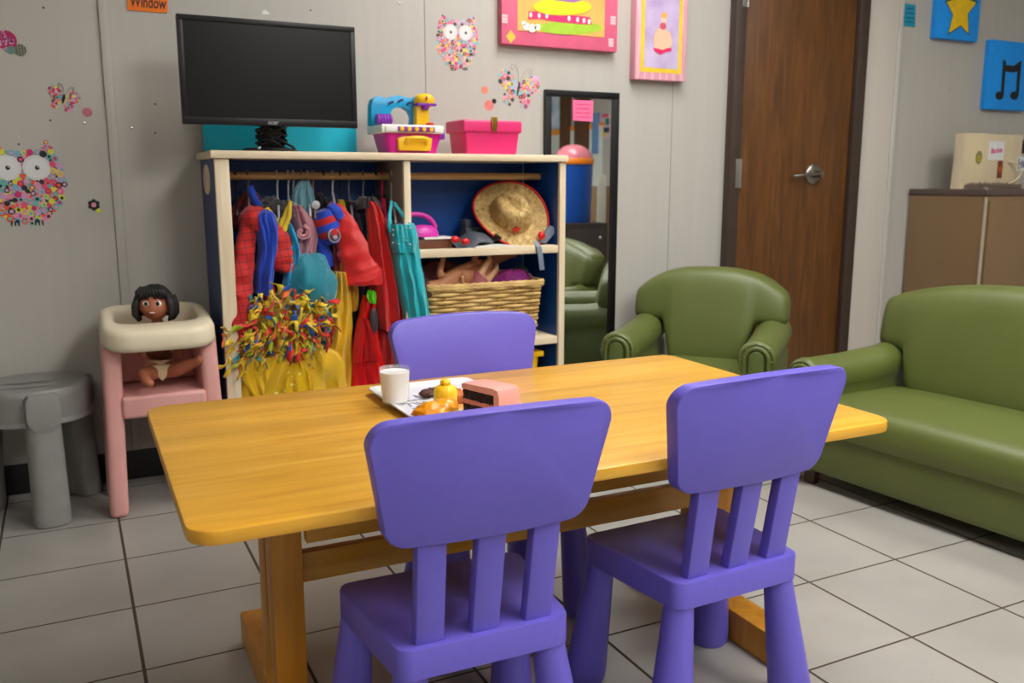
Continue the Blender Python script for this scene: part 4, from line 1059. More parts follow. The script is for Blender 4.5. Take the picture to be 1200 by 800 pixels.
mb = MB(); sleeve(mb, [(386, 240, 4), (394, 248, 6), (400, 256, 5)], 2.915); sleeve(mb, [(372, 268, 4), (378, 285, 7), (383, 312, 8)], 2.955); mb.build('blue_trim', c_blu1, o)
mb = MB(); q = atY(391, 276, 2.905); Mx = Matrix.Translation(q) @ Matrix.Rotation(PI/2-.1, 4, 'X') @ Matrix.Rotation(.25, 4, 'Y')
mb.lathe([(.0, -.002), (.024, -.002), (.024, .002), (.021, .004), (.0, .004)], n=24, M=Mx, cap0=False, cap1=False); bd = mb.build('badge', mat('badge_dark', (.30, .10, .12), .4, .1, 20), o)
mb = MB(); mb.tube([Mx @ Vector((.0215*math.cos(a), .0215*math.sin(a), .004)) for a in [2*PI*i/24 for i in range(24)]], .0022, 6, closed=True); mb.ell(Mx @ Vector((.002, -.006, .004)), (.010, .003, .007)); mb.build('badge_rim', mat('badge_grey', (.60, .60, .62), .4, .05, 20), bd)
mb = MB(); c = atY(370, 240, 2.94); mb.lathe([(.0, -.003), (.013, -.003), (.014, .002), (.0, .008)], n=16, M=Matrix.Translation(c) @ Matrix.Rotation(PI/2, 4, 'X'), cap0=False, cap1=False); mb.build('silver_button', mat('silver_fabric', (.72, .72, .72), .4, .1, 60), o)
# 9 yellow trousers, dark jackets
mb = MB(); gar(mb, [(290, 394, 412), (318, 398, 418), (345, 401, 420), (363, 405, 419)], 2.935, .018, .007, 2.5); o = mb.build('mustard_trousers', c_mus); tag(o, 'mustard trousers hanging below the red sleeve', 'costume')
mb = MB(); gar(mb, [(234, 396, 402), (248, 396, 407), (268, 400, 413), (280, 404, 414)], 2.965, .018, .004, 2); o = mb.build('striped_vest', [c_ylw]); tag(o, 'narrow yellow vest edge beside the red jacket collar', 'costume')
mb = MB(); gar(mb, [(236, 404, 420), (262, 408, 430), (300, 412, 434), (350, 412, 434), (420, 410, 436), (470, 410, 436)], 3.00, .05, .012, 3); o = mb.build('navy_jacket', c_navy); tag(o, 'navy jacket hanging behind the red sleeve', 'costume')
mb = MB(); gar(mb, [(228, 436, 450), (245, 434, 456), (280, 438, 456), (330, 440, 460)], 3.06, .04, .008, 3); o = mb.build('black_jacket', c_blk); tag(o, 'black jacket behind the turquoise dress at the right end', 'costume')
mb = MB(); gar(mb, [(226, 365, 376), (250, 368, 396), (300, 372, 396), (360, 376, 404), (430, 380, 408)], 3.05, .04, .008, 3); o = mb.build('charcoal_coat', cloth('charcoal_cloth', (.13, .12, .14))); tag(o, 'charcoal coat at the back, between the veil and the red jacket', 'costume')
mb = MB(); gar(mb, [(330, 398, 430), (360, 404, 428), (400, 404, 428), (470, 404, 430)], 2.985, .02, .008, 2.5); o = mb.build('black_trousers', c_blk); tag(o, 'black trousers below the mustard trousers', 'costume')
# 10 long red cape
o = thing('red_cape', 'long bright red cape with a dark collar, left of the turquoise dress', 'costume', atY(430, 235, 2.95))
mb = MB(); gar(mb, [(236, 428, 440), (252, 430, 449), (275, 431, 457), (300, 433, 463), (325, 438, 468), (350, 440, 473), (372, 442, 475), (385, 446, 474)], 2.925, .035, .016, 2.4, ph=.9, drift=2); mb.build('cape', c_cape, o)
mb = MB(); gar(mb, [(300, 430, 446), (330, 428, 452), (360, 436, 456), (400, 440, 462), (440, 440, 462)], 2.965, .03, .012, 2, ph=.3); mb.build('inner_fold', c_red1, o)
mb = MB(); gar(mb, [(231, 421, 438), (238, 416, 444), (244, 418, 446)], 2.945, .04, .004, 1); mb.build('collar', cloth('dark_collar', (.16, .15, .16)), o)
# 11 glossy red apron dress with lime tag and dark pad
o = thing('red_apron', 'glossy red vinyl apron with a lime tag hanging below the red sleeve', 'costume', atY(428, 370, 2.9))
mb = MB(); gar(mb, [(346, 426, 440), (362, 422, 440), (384, 417, 442), (410, 412, 446), (440, 411, 452), (470, 410, 456), (500, 410, 457)], 2.895, .022, .010, 2, ph=.5); mb.build('apron', c_red2, o)
mb = MB(); gar(mb, [(372, 419, 430), (390, 416, 438), (412, 414, 441), (424, 413, 443)], 2.868, .004, .003, 2.5, ph=.2); mb.build('clear_pocket', mat('clear_vinyl', (.74, .12, .12), .08, .05, 20, .2, alpha=.55), o)
mb = MB(); gar(mb, [(340, 431, 440), (348, 430, 441), (355, 434, 441)], 2.872, .004, .001, 1); mb.build('lime_tag', c_lime, o)
mb = MB(); c = atY(438, 376, 2.872); mb.ell(c, (.016, .008, .046), M=None); mb.build('dark_pad', mat('dark_pad', (.2, .17, .19), .5, .05, 20), o)
# 12 turquoise dress
o = thing('turquoise_dress', 'turquoise strappy dress at the right end of the rail', 'costume', atY(478, 260, 2.9))
mb = MB(); gar(mb, [(262, 456, 484), (270, 456, 488), (284, 458, 490), (296, 461, 488)], 2.875, .04, .006, 2, ph=.3); bo = mb.build('bodice', c_teal, o)
mb = MB(); R.seed(5)
for k in range(16):
    q = atY(R.uniform(460, 486), R.uniform(264, 288), 2.836); mb.ell(q, (.003, .002, .003), nu=8, nv=6)
mb.build('beads', mat('silver_beads', (.75, .85, .88), .2, .05, 20, metal=.6), bo)
mb = MB(); sleeve(mb, [(459, 236, 1.8, .03), (457, 250, 2, .01), (456.5, 264, 2.4, 0), (458, 272, 2)], 2.87); mb.build('strap', c_teal, o); mb = MB(); sleeve(mb, [(462, 238, 1.8, .03), (471, 250, 2, .01), (479, 262, 2.6, 0), (482, 268, 2)], 2.865); mb.build('strap', c_teal, o)
mb = MB(); gar(mb, [(288, 461, 489), (310, 462, 492), (335, 466, 497), (360, 471, 501), (380, 474, 504), (420, 477, 509), (446, 478, 512)], 2.885, .045, .012, 3.2, ph=.4, drift=1); mb.build('skirt', c_teal, o)
hanger('coat_hanger', 'white plastic hanger inside the turquoise dress', 458, 236, m_hw, y=2.99)
hanger('coat_hanger', 'pale pink hanger just right of the turquoise dress straps', 466, 240, m_hpl, y=3.02)
mb = MB(); gar(mb, [(232, 446, 451), (246, 447, 453), (252, 449, 453)], 2.99, .01, .003, 1); o = mb.build('pink_ribbon', c_hotp := cloth('hot_pink_cloth', (.85, .08, .35))); tag(o, 'short hot pink ribbon beside the turquoise dress straps', 'ribbon')
# ------------------------------------------------------------------ pink high chair with tray, doll
HX, HY = .228, 2.945
hc = thing('toy_high_chair', 'pink plastic doll high chair with a cream tray, left of the dress-up unit', 'high chair', (HX, HY, 0))
def hx(x): return HX+x
for s in (-1, 1):
    # side panel with a front and a back leg cut out of one moulded sheet
    mb = MB()
    t = bmesh.new()
    prof = [(-.150, 0), (-.045, 0), (-.036, .20), (-.026, .275), (.03, .275), (.050, .20), (.070, 0), (.150, 0), (.128, .30), (.118, .545), (-.118, .545), (-.132, .30)]
    prof = [(-y_, z_) for y_, z_ in prof]
    xo = .176; th = .052
    bot = []; 
    rings = []
    P = []
    for i in range(len(prof)):
        P.append(prof[i])
    for xoff in (0, th):
        pass
    a = [t.verts.new((hx(s*(xo-.0-(z_-.0)*.028)), HY-y_, z_)) for y_, z_ in P]
    b = [t.verts.new((hx(s*(xo-th-(z_)*.028)), HY-y_, z_)) for y_, z_ in P]
    n = len(P)
    t.faces.new(a); t.faces.new(b[::-1])
    for i in range(n): t.faces.new((a[i], b[i], b[(i+1) % n], a[(i+1) % n]))
    bmesh.ops.recalc_face_normals(t, faces=t.faces)
    bmesh.ops.bevel(t, geom=t.edges[:], offset=.017, segments=4, affect='EDGES', profile=.5)
    mb.merge(t); mb.build('side_panel', m_pink, hc, sharp=60)
mb = MB(); mb.box(hx(-.118), hx(.118), HY-.105, HY+.11, .335, .365, .010, seg=3); mb.build('seat', m_pink, hc)
mb = MB(); mb.box(hx(-.120), hx(.120), HY-.137, HY-.106, .300, .368, .012, seg=3); mb.build('front_bar', m_pink, hc)
mb = MB(); mb.box(hx(-.118), hx(.118), HY+.085, HY+.115, .366, .535, .010, seg=3); mb.build('backrest', m_pink, hc)
# tray: a rounded ring with a deep rim
mb = MB()
def rr3(w, d, r, cy, z, dz=0.): return [(HX+a, cy+b, z-.004+.13*(cy+b-HY)) for a, b in rrect(w, d, r, 7)]
cyo = HY-.012; ow, od = .322, .335; cyi = HY+.028; iw, idp = .236, .215
rings = [rr3(ow-.018, od-.018, .075, cyo, .533), rr3(ow-.004, od-.004, .08, cyo, .538), rr3(ow, od, .082, cyo, .55), rr3(ow-.002, od-.002, .082, cyo, .580), rr3(ow-.012, od-.012, .078, cyo, .592), rr3(ow-.03, od-.03, .07, cyo, .5965),
         rr3(iw+.024, idp+.024, .062, cyi, .5955), rr3(iw+.008, idp+.008, .056, cyi, .591), rr3(iw, idp, .052, cyi, .580), rr3(iw-.012, idp-.012, .05, cyi, .515)]
rings.append(rr3(iw-.004, idp-.004, .052, cyi, .513)); rings.append(rr3(iw+.012, idp+.012, .058, cyi, .532))
rings.append(rings[0])
mb.ring_loft(rings, cap0=False, cap1=False)
mb.build('tray', m_cream, hc, sharp=60)
# doll
DX, DY = .232, 2.945
dl = thing('baby_doll', 'dark-haired baby doll sitting in the pink high chair', 'doll', (DX, DY, .366))
skin = mat('doll_skin', (.68, .41, .29), .45, .04, 20, sss=.08)
zh = .628
t = skin_mesh([[(0, .02, .40, .034), (0, .018, .43, .037), (0, .014, .47, .034), (0, .012, .51, .030), (0, .010, .54, .017), (0, .006, .565, .018)],
               [(0, .018, .40, .03), (-.035, -.035, .393, .026), (-.055, -.085, .402, .021), (-.058, -.105, .404, .016), (-.05, -.130, .388, .015), (-.035, -.142, .376, .013)],
               [(0, .018, .40, .03), (.035, -.030, .395, .026), (.068, -.060, .412, .021), (.092, -.080, .424, .016), (.105, -.100, .432, .015), (.112, -.105, .450, .013)],
               [(0, .012, .51, .02), (-.045, .01, .505, .015), (-.062, -.01, .47, .012), (-.05, -.04, .445, .010), (-.048, -.05, .435, .009)],
               [(0, .012, .51, .02), (.045, .01, .505, .015), (.064, -.01, .47, .012), (.055, -.04, .445, .010), (.053, -.05, .435, .009)]], 2)
# head: cheeks, brow, chin, nose in one mesh with the body
rings = []
nu, nv = 36, 24
for j in range(1, nv):
    th = PI*j/nv; ring = []
    for i in range(nu):
        ph = 2*PI*i/nu; d = Vector((math.sin(th)*math.cos(ph), math.sin(th)*math.sin(ph), -math.cos(th)))
        rx, ry, rz = .055, .054, .060
        p = Vector((d.x*rx, d.y*ry, d.z*rz))
        front = max(0, -d.y)
        p.x *= 1-.14*max(0, -d.z)**2+.05*math.exp(-((d.z+.25)/.3)**2)
        p.y -= .0035*math.exp(-((abs(d.x)-.45)/.22)**2-((d.z+.35)/.25)**2)*front        # cheeks
        p.y += .0035*math.exp(-((abs(d.x)-.38)/.17)**2-((d.z-.02)/.16)**2)*front        # eye sockets
        p.y -= .0095*math.exp(-(d.x/.10)**2-((d.z+.20)/.10)**2)*front                   # nose
        p.y -= .0045*math.exp(-(d.x/.24)**2-((d.z+.48)/.09)**2)*front                   # lips
        p.y -= .004*math.exp(-(d.x/.22)**2-((d.z+.74)/.14)**2)*front                    # chin
        ring.append(p)
    rings.append(ring)
HR = Matrix.Translation((DX-.004, DY-.020, zh)) @ Matrix.Rotation(math.radians(-16), 4, 'Z') @ Matrix.Rotation(math.radians(-4), 4, 'X') @ Matrix.Scale(.86, 4)
bmesh.ops.translate(t, vec=(DX, DY-.01, .022), verts=t.verts)
mb = MB(); mb.merge(t); mb.ring_loft(rings, M=HR)
for s in (-1, 1): mb.ell((s*.056, .008, -.010), (.008, .012, .016), M=HR)
ob = mb.build('doll_body', skin, dl, sharp=180)
m_eye = mat('eye_white', (.93, .92, .9), .2, .02, 20); m_iris = mat('dark_iris', (.06, .035, .03), .15, .05, 20); m_lip = mat('doll_lip', (.62, .30, .26), .4, .05, 20); m_hair = mat('doll_hair', (.085, .07, .065), .6, .3, 50, .5, stretch=(4, 4, 1))
for s in (-1, 1):
    mb = MB(); mb.ell((s*.0205, -.0475, .003), (.0115, .006, .0095), M=HR); e = mb.build('eye', m_eye, dl)
    mb = MB(); mb.ell((s*.0195, -.0527, .003), (.0064, .0022, .0075), M=HR); mb.build('iris', m_iris, e)
    mb = MB(); mb.tube([HR @ Vector((s*a, b, c)) for a, b, c in ((.010, -.0535, .020), (.020, -.0515, .0235), (.031, -.0445, .019))], [.0012, .002, .0008], 6); mb.build('eyebrow', m_iris, dl)
mb = MB(); mb.ell((0, -.0535, -.0295), (.0115, .004, .0045), M=HR); mo = mb.build('mouth', m_lip, dl)
mb = MB(); mb.ell((0, -.0572, -.0285), (.0085, .0016, .0022), M=HR); mb.build('teeth', m_eye, mo)
# bob hair : cap with side locks and a parted fringe
mb = MB(); rings = []
for j in range(1, 20):
    th = PI*j/20; ring = []
    for i in range(40):
        ph = 2*PI*i/40; d = Vector((math.sin(th)*math.cos(ph), math.sin(th)*math.sin(ph), math.cos(th)))
        r = Vector((.063, .064, .066)); p = Vector((d.x*r.x, d.y*r.y+.004, d.z*r.z+.004))
        k = .0025*math.sin(ph*14+3*math.sin(th*3)); p += d*k
        if d.y < -.05:                       # keep the face clear: pull the front up above the brow
            edge = .018+.020*abs(math.sin(2.2*d.x+.9))+(-.05 if abs(d.x) > .80 else 0)-.9*max(0, abs(d.x)-.62)*.1
            if p.z < edge: p.z = edge+.12*(p.z-edge); p.y = max(p.y, -.058+.02*abs(d.x))
            if p.z < edge+.004 and abs(d.x) < .8: p.y = max(p.y, -.040)
        if p.z < -.04: p.z = -.04-.3*(-.04-p.z); p.x *= 1.08
        ring.append(p)
    rings.append(ring)
mb.ring_loft(rings, M=HR)
for s in (-1, 1):
    for k in range(6):
        a = k/5; y_ = -.030+.062*a
        mb.tube([HR @ Vector((s*(.050+.008*a), y_-.006, .03)), HR @ Vector((s*(.060+.006*a), y_-.006, -.005)), HR @ Vector((s*(.062+.004*a), y_-.004, -.035)), HR @ Vector((s*(.050+.006*a), y_-.004, -.060))], [.008, .011, .010, .003], 8)
for k in range(9):
    a = -1+2*k/8
    mb.tube([HR @ Vector((a*.030-.006, -.030, .058)), HR @ Vector((a*.042-.004, -.050, .042)), HR @ Vector((a*.050-.002, -.053+.01*abs(a), .028-.006*abs(a)-.006*(k % 2)))], [.008, .009, .003], 8)
mb.build('hair', m_hair, dl, sharp=180)
mb = MB(); mb.lathe([(.030, .018), (.041, .010), (.045, .03), (.040, .065), (.030, .066)], c=(DX, DY+.007, .384), n=24, cap0=True, cap1=False)
mb.prism([(DX-.026, .44), (DX+.026, .44), (DX+.012, .402), (DX, .388), (DX-.012, .402)], DY-.052, DY-.02, bev=.006)
mb.build('nappy', mat('nappy_cloth', (.86, .78, .62), .8, .05, 30), dl)

# ------------------------------------------------------------------ grey stool
gs = thing('grey_stool', 'round grey plastic stool at the left edge beside the high chair', 'stool', (-.13, 3.0, 0))
SCX, SCY, SZT = -.13, 3.0, .402
mb = MB(); mb.lathe([(0, SZT-.008), (.125, SZT-.004), (.142, SZT), (.152, SZT-.001), (.158, SZT-.008), (.160, SZT-.02), (.158, SZT-.088), (.163, SZT-.094), (.163, SZT-.103), (.155, SZT-.103), (.150, SZT-.02), (0, SZT-.022)], c=(SCX, SCY, 0), n=48, cap0=False, cap1=False)
for k in range(2): mb.tube([(SCX-.11, SCY-.045+.07*k, SZT-.004), (SCX-.02, SCY-.055+.07*k, SZT-.002), (SCX+.07, SCY-.04+.07*k, SZT-.004)], .006, 6, flat=.5)
mb.build('seat', m_gray, gs)
for ang in (-80, 40, 160):
    a = math.radians(ang); d = Vector((math.cos(a), math.sin(a), 0)); sd = Vector((-d.y, d.x, 0))
    mb = MB(); rings = []
    for z, r0, w, dp in ((0, .158, .046, .036), (.004, .158, .050, .040), (.02, .157, .051, .041), (.15, .152, .049, .040), (.27, .145, .048, .042), (.32, .142, .046, .040), (SZT-.05, .140, .042, .033), (SZT-.025, .138, .034, .024), (SZT-.014, .138, .02, .018)):
        c = Vector((SCX, SCY, 0))+d*r0
        rings.append([c+d*(dp*math.copysign(abs(math.cos(t))**.75, math.cos(t)))+sd*(w*math.copysign(abs(math.sin(t))**.75, math.sin(t)))+Vector((0, 0, z)) for t in [2*PI*i/28 for i in range(28)]])
    mb.ring_loft(rings); leg = mb.build('leg', m_gray, gs)
    mb = MB(); c = Vector((SCX, SCY, 0))+d*.176     # scalloped cap that folds down from the seat over the leg
    pts = []
    for t in [PI+PI*i/12 for i in range(13)]: pts.append((.047*math.cos(t), SZT-.070+.052*math.sin(t)))
    pts += [(.046, SZT-.02), (.036, SZT-.006), (-.036, SZT-.006), (-.046, SZT-.02)]
    Mx = Matrix.Translation(c) @ Matrix(((sd.x, -d.x, 0, 0), (sd.y, -d.y, 0, 0), (0, 0, 1, 0), (0, 0, 0, 1)))
    mb.prism(pts, -.010, .03, bev=.006, M=Mx); mb.build('scalloped_cap', m_gray, leg)

# ------------------------------------------------------------------ tableware and food
PZ = TZ+.0005
pl = thing('serving_plate', 'white square plate printed with grey lettering, on the table', 'plate', (.69, 1.69, TZ))
pw, pd, pcx, pcy = .240, .455, .682, 1.617
m_por = mat('white_porcelain', (.87, .86, .85), .18, .02, 8)
mb = MB(); rings = []
for ins, z in ((.03, 0), (.026, .0), (.012, .006), (.0, .013), (.001, .0155), (.006, .0150), (.020, .009), (.03, .0075)):
    rings.append([(x, y, PZ+z) for x, y in rrect(pw-2*ins, pd-2*ins, .022, 5, pcx, pcy)])
mb.ring_loft(rings); mb.build('dish', m_por, pl)
m_ink = mat('grey_ink', (.30, .30, .33), .4, .05, 30)
mb = MB(); R.seed(3)
def scribble(x0, x1, y, h, w):
    # worn lettering too small to read: rows of short upright and slanted strokes
    x = x0
    while x < x1:
        for k in range(R.choice((1, 2, 2))):
            l = R.uniform(-.3, .3)*h; xx = x+k*h*.32
            P = [(xx, y), (xx+w, y), (xx+w+l, y+h), (xx+l, y+h)]
            mb.ring_loft([[(a, b, PZ+.0076) for a, b in P], [(a, b, PZ+.0079) for a, b in P]])
        if R.random() < .6:
            yy = y+R.choice((0, .45, .88))*h
            P = [(x, yy), (x+h*.45, yy), (x+h*.45, yy+w), (x, yy+w)]; mb.ring_loft([[(a, b, PZ+.0076) for a, b in P], [(a, b, PZ+.0079) for a, b in P]])
        x += h*R.uniform(.62, .8)
for y, h, w, xa, xb in ((1.665, .030, .0036, .60, .76), (1.640, .013, .0016, .60, .77), (1.705, .014, .0018, .60, .75), (1.618, .012, .0015, .61, .74), (1.735, .022, .0028, .62, .76), (1.595, .014, .0016, .60, .66)):
    scribble(xa, xb, y, h, w)
mb.build('printed_lettering', m_ink, pl)
# glass of milk
g0 = Vector((.578, 1.700, PZ+.009))
gx, gy = .580, 1.703
gl = thing('glass_of_milk', 'small clear tumbler full of milk on the left end of the plate', 'glass', (gx, gy, PZ+.0085))
mg = bpy.data.materials.new('clear_glass'); mg.use_nodes = True; b = mg.node_tree.nodes['Principled BSDF']
b.inputs['Base Color'].default_value = (.9, .92, .93, 1); b.inputs['Roughness'].default_value = .03; b.inputs['Alpha'].default_value = .16
zb = PZ+.0085
mb = MB(); mb.lathe([(0, 0), (.0245, 0), (.0268, .002), (.0292, .03), (.0322, .074), (.0318, .0752), (.0308, .074), (.0279, .03), (.0252, .005), (0, .0045)], c=(gx, gy, zb), n=36, cap0=False, cap1=False); mb.build('tumbler', mg, gl)
mb = MB(); mb.lathe([(0, .0052), (.0248, .0056), (.0274, .03), (.0300, .0665), (.0301, .0675), (.0285, .067), (0, .067)], c=(gx, gy, zb), n=36, cap0=False, cap1=False); mb.build('milk', mat('milk', (.93, .92, .90), .3, .01, 10, sss=.1), gl)
# cake slice: two dark layers, pink cream, pink fondant on top and at the end
m_fon = mat('pink_fondant', (.90, .62, .57), .55, .05, 60, .05, sss=.05); m_choc = mat('chocolate_sponge', (.17, .085, .06), .9, .4, 120, .7); m_crm = mat('pink_cream', (.84, .48, .40), .6, .06, 60, .2)
ck = thing('cake_slice', 'slice of pink frosted layer cake with chocolate sponge on the plate', 'cake', (.69, 1.46, PZ+.008))
cz0 = PZ+.0085
Mc = Matrix.Translation((.648, 1.508, cz0)) @ Matrix.Rotation(math.radians(-73), 4, 'Z')
Lc, Wc = .104, .046                             # +x along the cut face, +y away from it
def slab(z0, z1, m, name, jag=0.):
    mb = MB(); rings = []
    for z in (z0, z0+(z1-z0)*.25, z0+(z1-z0)*.75, z1):
        P = []
        for i in range(31): P.append((Lc*.86*i/30, jag*mnoise.noise(Vector((i*.9, z*300, 0))), z+jag*.7*mnoise.noise(Vector((i*.5, z*100, 5)))))
        P += [(Lc*.86, Wc*.86, z), (.004, Wc*.62, z)]
        rings.append(P)
    mb.ring_loft(rings, M=Mc); return mb.build(name, m, ck, sharp=35)
slab(0, .0115, m_choc, 'sponge', .004); slab(.0116, .0205, m_crm, 'cream', .002); slab(.0206, .0385, m_choc, 'sponge', .005); slab(.0386, .0475, m_crm, 'cream', .002); slab(.0476, .066, m_choc, 'sponge', .005)
mb = MB(); rings = []
prof = [(0, .0665), (0, .074), (.004, .0775), (Lc*.86, .079), (Lc*.95, .077), (Lc*.995, .068), (Lc*1.01, .03), (Lc, 0), (Lc*.865, 0), (Lc*.862, .0665)]
for yy in (-.003, -.001, .01, .03, .05, Wc*.9, Wc*.95):
    rings.append([((x+max(0, yy-.03)*.25 if x < Lc*.5 else x), yy, z+.0012*mnoise.noise(Vector((x*60, yy*60, 1)))+(.003*mnoise.noise(Vector((x*45, 0, 3))) if 0 < z < .067 and yy < .005 and x < Lc*.8 else 0)) for x, z in prof])
mb.ring_loft(rings, M=Mc); mb.build('frosting', m_fon, ck, sharp=40)
# golden bun, yellow cupcake, nuggets, brown cookies
m_bun = ramp_mat('glazed_crust', [(.3, (.88, .50, .03)), (.55, (.95, .64, .08)), (.75, (.98, .78, .25))], .28, 28, (1, 1, 1), detail=5, bump=.5)
bn = thing('golden_bun', 'shiny golden orange bun in front of the yellow cupcake', 'bun', (.612, 1.555, PZ+.008))
mb = MB(); mb.ell((.613, 1.556, PZ+.023), (.046, .030, .018), nz=.35, ns=16, nu=28, nv=16); mb.ell((.655, 1.553, PZ+.018), (.032, .024, .012), nz=.3, ns=16); mb.ell((.635, 1.565, PZ+.03), (.026, .022, .014), nz=.3, ns=14)
mb.build('crust', m_bun, bn, sharp=180)
m_ylf = mat('yellow_frosting', (.96, .76, .10), .45, .05, 60, .1, sss=.05)
cp = thing('yellow_cupcake', 'bright yellow cupcake with a small peak behind the bun', 'cupcake', (.660, 1.625, PZ+.008))
cxx, cyy = .660, 1.625
mb = MB(); rings = []
for z, r in ((.0, .019), (.004, .021), (.012, .0235), (.028, .0245), (.036, .0235), (.043, .020), (.047, .012)):
    rings.append([(cxx+r*(1+.05*mnoise.noise(Vector((a*3, z*90, 0))))*math.cos(a), cyy+r*(1+.05*mnoise.noise(Vector((a*3, z*90, 0))))*math.sin(a), PZ+.0085+z) for a in [2*PI*i/72 for i in range(72)]])
mb.ring_loft(rings); mb.build('cake_body', m_ylf, cp)
mb = MB(); mb.ell((cxx, cyy, PZ+.060), (.0105, .0105, .008), nz=.25, ns=10); mb.build('frosting_peak', m_ylf, cp)
m_nug = ramp_mat('fried_crumb', [(.3, (.55, .22, .04)), (.6, (.80, .42, .08)), (.8, (.90, .60, .20))], .5, 70, (1, 1, 1), bump=.7)
for (u, v, r) in ((531, 461, .017), (537, 464, .019)):
    p = atZ(u, v, PZ+.025); mb = MB(); mb.ell((p.x, p.y, PZ+.024), (r, r*.9, .0155), nz=.5, ns=20); o = mb.build('fried_nugget', m_nug, sharp=180)
    tag(o, 'fried nugget touching the left face of the cake' if u == 537 else 'fried nugget touching the yellow cupcake', 'nugget', 'nuggets on the plate')
m_cok = ramp_mat('brown_cookie', [(.3, (.20, .10, .07)), (.6, (.34, .20, .15)), (.8, (.50, .33, .26))], .7, 60, (1, 1, 1), bump=.6)
for (u, v, r, l) in ((500, 462, .015, 'left chocolate cookie of the pair behind the plate lettering'), (507, 460, .017, 'chocolate cookie right against the yellow cupcake')):
    p = atZ(u, v, PZ+.014); mb = MB(); mb.ell((p.x, p.y, PZ+.0165), (r, r, .008), nz=.4, ns=18); o = mb.build('chocolate_cookie', m_cok, sharp=180); tag(o, l, 'cookie', 'cookies on the plate')
# ------------------------------------------------------------------ wall stickers
pal = [mat('sticker_'+n, c, .6, .06, 60) for n, c in (('pink', (.86, .55, .66)), ('magenta', (.78, .13, .42)), ('orange', (.90, .33, .20)), ('yellow', (.84, .82, .20)), ('teal', (.38, .68, .66)), ('black', (.13, .12, .14)), ('lilac', (.78, .60, .76)), ('rose', (.86, .30, .42)), ('sky', (.46, .66, .74)))]
pal2 = [mat('sticker_pale_'+n, c, .6, .06, 60) for n, c in (('pink', (.88, .62, .68)), ('magenta', (.82, .30, .52)), ('orange', (.90, .48, .34)), ('yellow', (.88, .82, .34)), ('teal', (.46, .72, .70)), ('black', (.25, .25, .24)), ('lilac', (.82, .66, .80)), ('rose', (.88, .42, .50)), ('sky', (.55, .74, .80)))]
m_stw = mat('sticker_white', (.86, .86, .86), .6, .03, 40); m_stb = mat('sticker_black', (.07, .07, .07), .5, .05, 40)
def inside(P, x, z):
    c = False; j = len(P)-1
    for i in range(len(P)):
        if (P[i][1] > z) != (P[j][1] > z) and x < (P[j][0]-P[i][0])*(z-P[i][1])/(P[j][1]-P[i][1])+P[i][0]: c = not c
        j = i
    return c
def dots(mb, poly, holes, rmin, rmax, n, seed, y=WY, pxs=1.):
    """fill an outline (metres, x/z) with touching dots"""
    R.seed(seed); xs = [p[0] for p in poly]; zs = [p[1] for p in poly]; put = []
    cols = [0, 0, 1, 2, 3, 3, 4, 4, 5, 5, 6, 6, 7, 8]
    for t in range(n):
        r = rmax-(rmax-rmin)*min(1, t/(n*.55)); r *= R.uniform(.8, 1.05)
        x, z = R.uniform(min(xs), max(xs)), R.uniform(min(zs), max(zs))
        if not inside(poly, x, z): continue
        if any((x-hx_)**2+(z-hz)**2 < (hr+r*.8)**2 for hx_, hz, hr in holes): continue
        if any((x-a)**2+(z-b)**2 < (.80*(r+c))**2 for a, b, c in put): continue
        put.append((x, z, r)); mi = R.choice(cols)
        mb.disc((x, z), r, r, y-.0012-.00002*(len(put) % 9), y, 14, mi)
        if r > rmax*.62 and R.random() < .6:
            mb.disc((x, z), r*.55, r*.55, y-.0016, y-.0011, 12, (mi+R.choice((1, 2, 5, 6))) % 9)
def px2w(u, v, y=WY): p = atY(u, v, y); return (p.x, p.z)
def owl(name, label, outline, eyes, er, pal_, rmin, rmax, n, seed, feet, pup):
    o = thing(name, label, 'wall sticker', atY(outline[0][0], outline[0][1], WY-.001))
    P = [px2w(*q) for q in outline]; k = (atY(eyes[0][0]+1, eyes[0][1], WY)-atY(eyes[0][0], eyes[0][1], WY)).length
    E = [px2w(*q) for q in eyes]
    mb = MB(); dots(mb, P, [(a, b, er*k) for a, b in E], rmin*k, rmax*k, n, seed); mb.build('dotted_body', pal_, o)
    for (a, b) in E:
        mb = MB(); mb.disc((a, b), er*k, er*k, WY-.0009, WY, 32); e = mb.build('eye', m_stw, o)
        mb = MB()
        for i in range(28): mb.disc((a+er*.86*k*math.cos(2*PI*i/28), b+er*.86*k*math.sin(2*PI*i/28)), er*.04*k+.0004, er*.04*k+.0004, WY-.0013, WY-.0008, 6)
        mb.build('dotted_ring', mat('ring_grey', (.74, .74, .77), .6, .03, 30), e)
        mb = MB(); mb.disc((a+pup*k*.2, b), pup*k, pup*k, WY-.0014, WY-.0008, 18, 0); mb.disc((a+pup*k*.5, b+pup*k*.3), pup*k*.3, pup*k*.3, WY-.0018, WY-.0013, 10, 1); mb.build('pupil', [m_stb, m_stw], e)
    cx, cz = (E[0][0]+E[1][0])/2, (E[0][1]+E[1][1])/2-er*.75*k
    mb = MB(); mb.prism([(cx-er*.28*k, cz+er*.25*k), (cx+er*.28*k, cz+er*.25*k), (cx, cz-er*.4*k)], WY-.0019, WY); mb.build('beak', pal_[2], o)
    for fu, fv in feet:
        mb = MB()
        for d in (-1, 0, 1):
            a = px2w(fu+d*er*.22, fv); mb.prism([(a[0]-er*.07*k, a[1]+er*.2*k), (a[0]+er*.07*k, a[1]+er*.2*k), (a[0]+er*.05*k+d*er*.06*k, a[1]-er*.2*k), (a[0]-er*.05*k+d*er*.06*k, a[1]-er*.2*k)], WY-.0016, WY)
        mb.build('foot', m_stb, o)
    return o
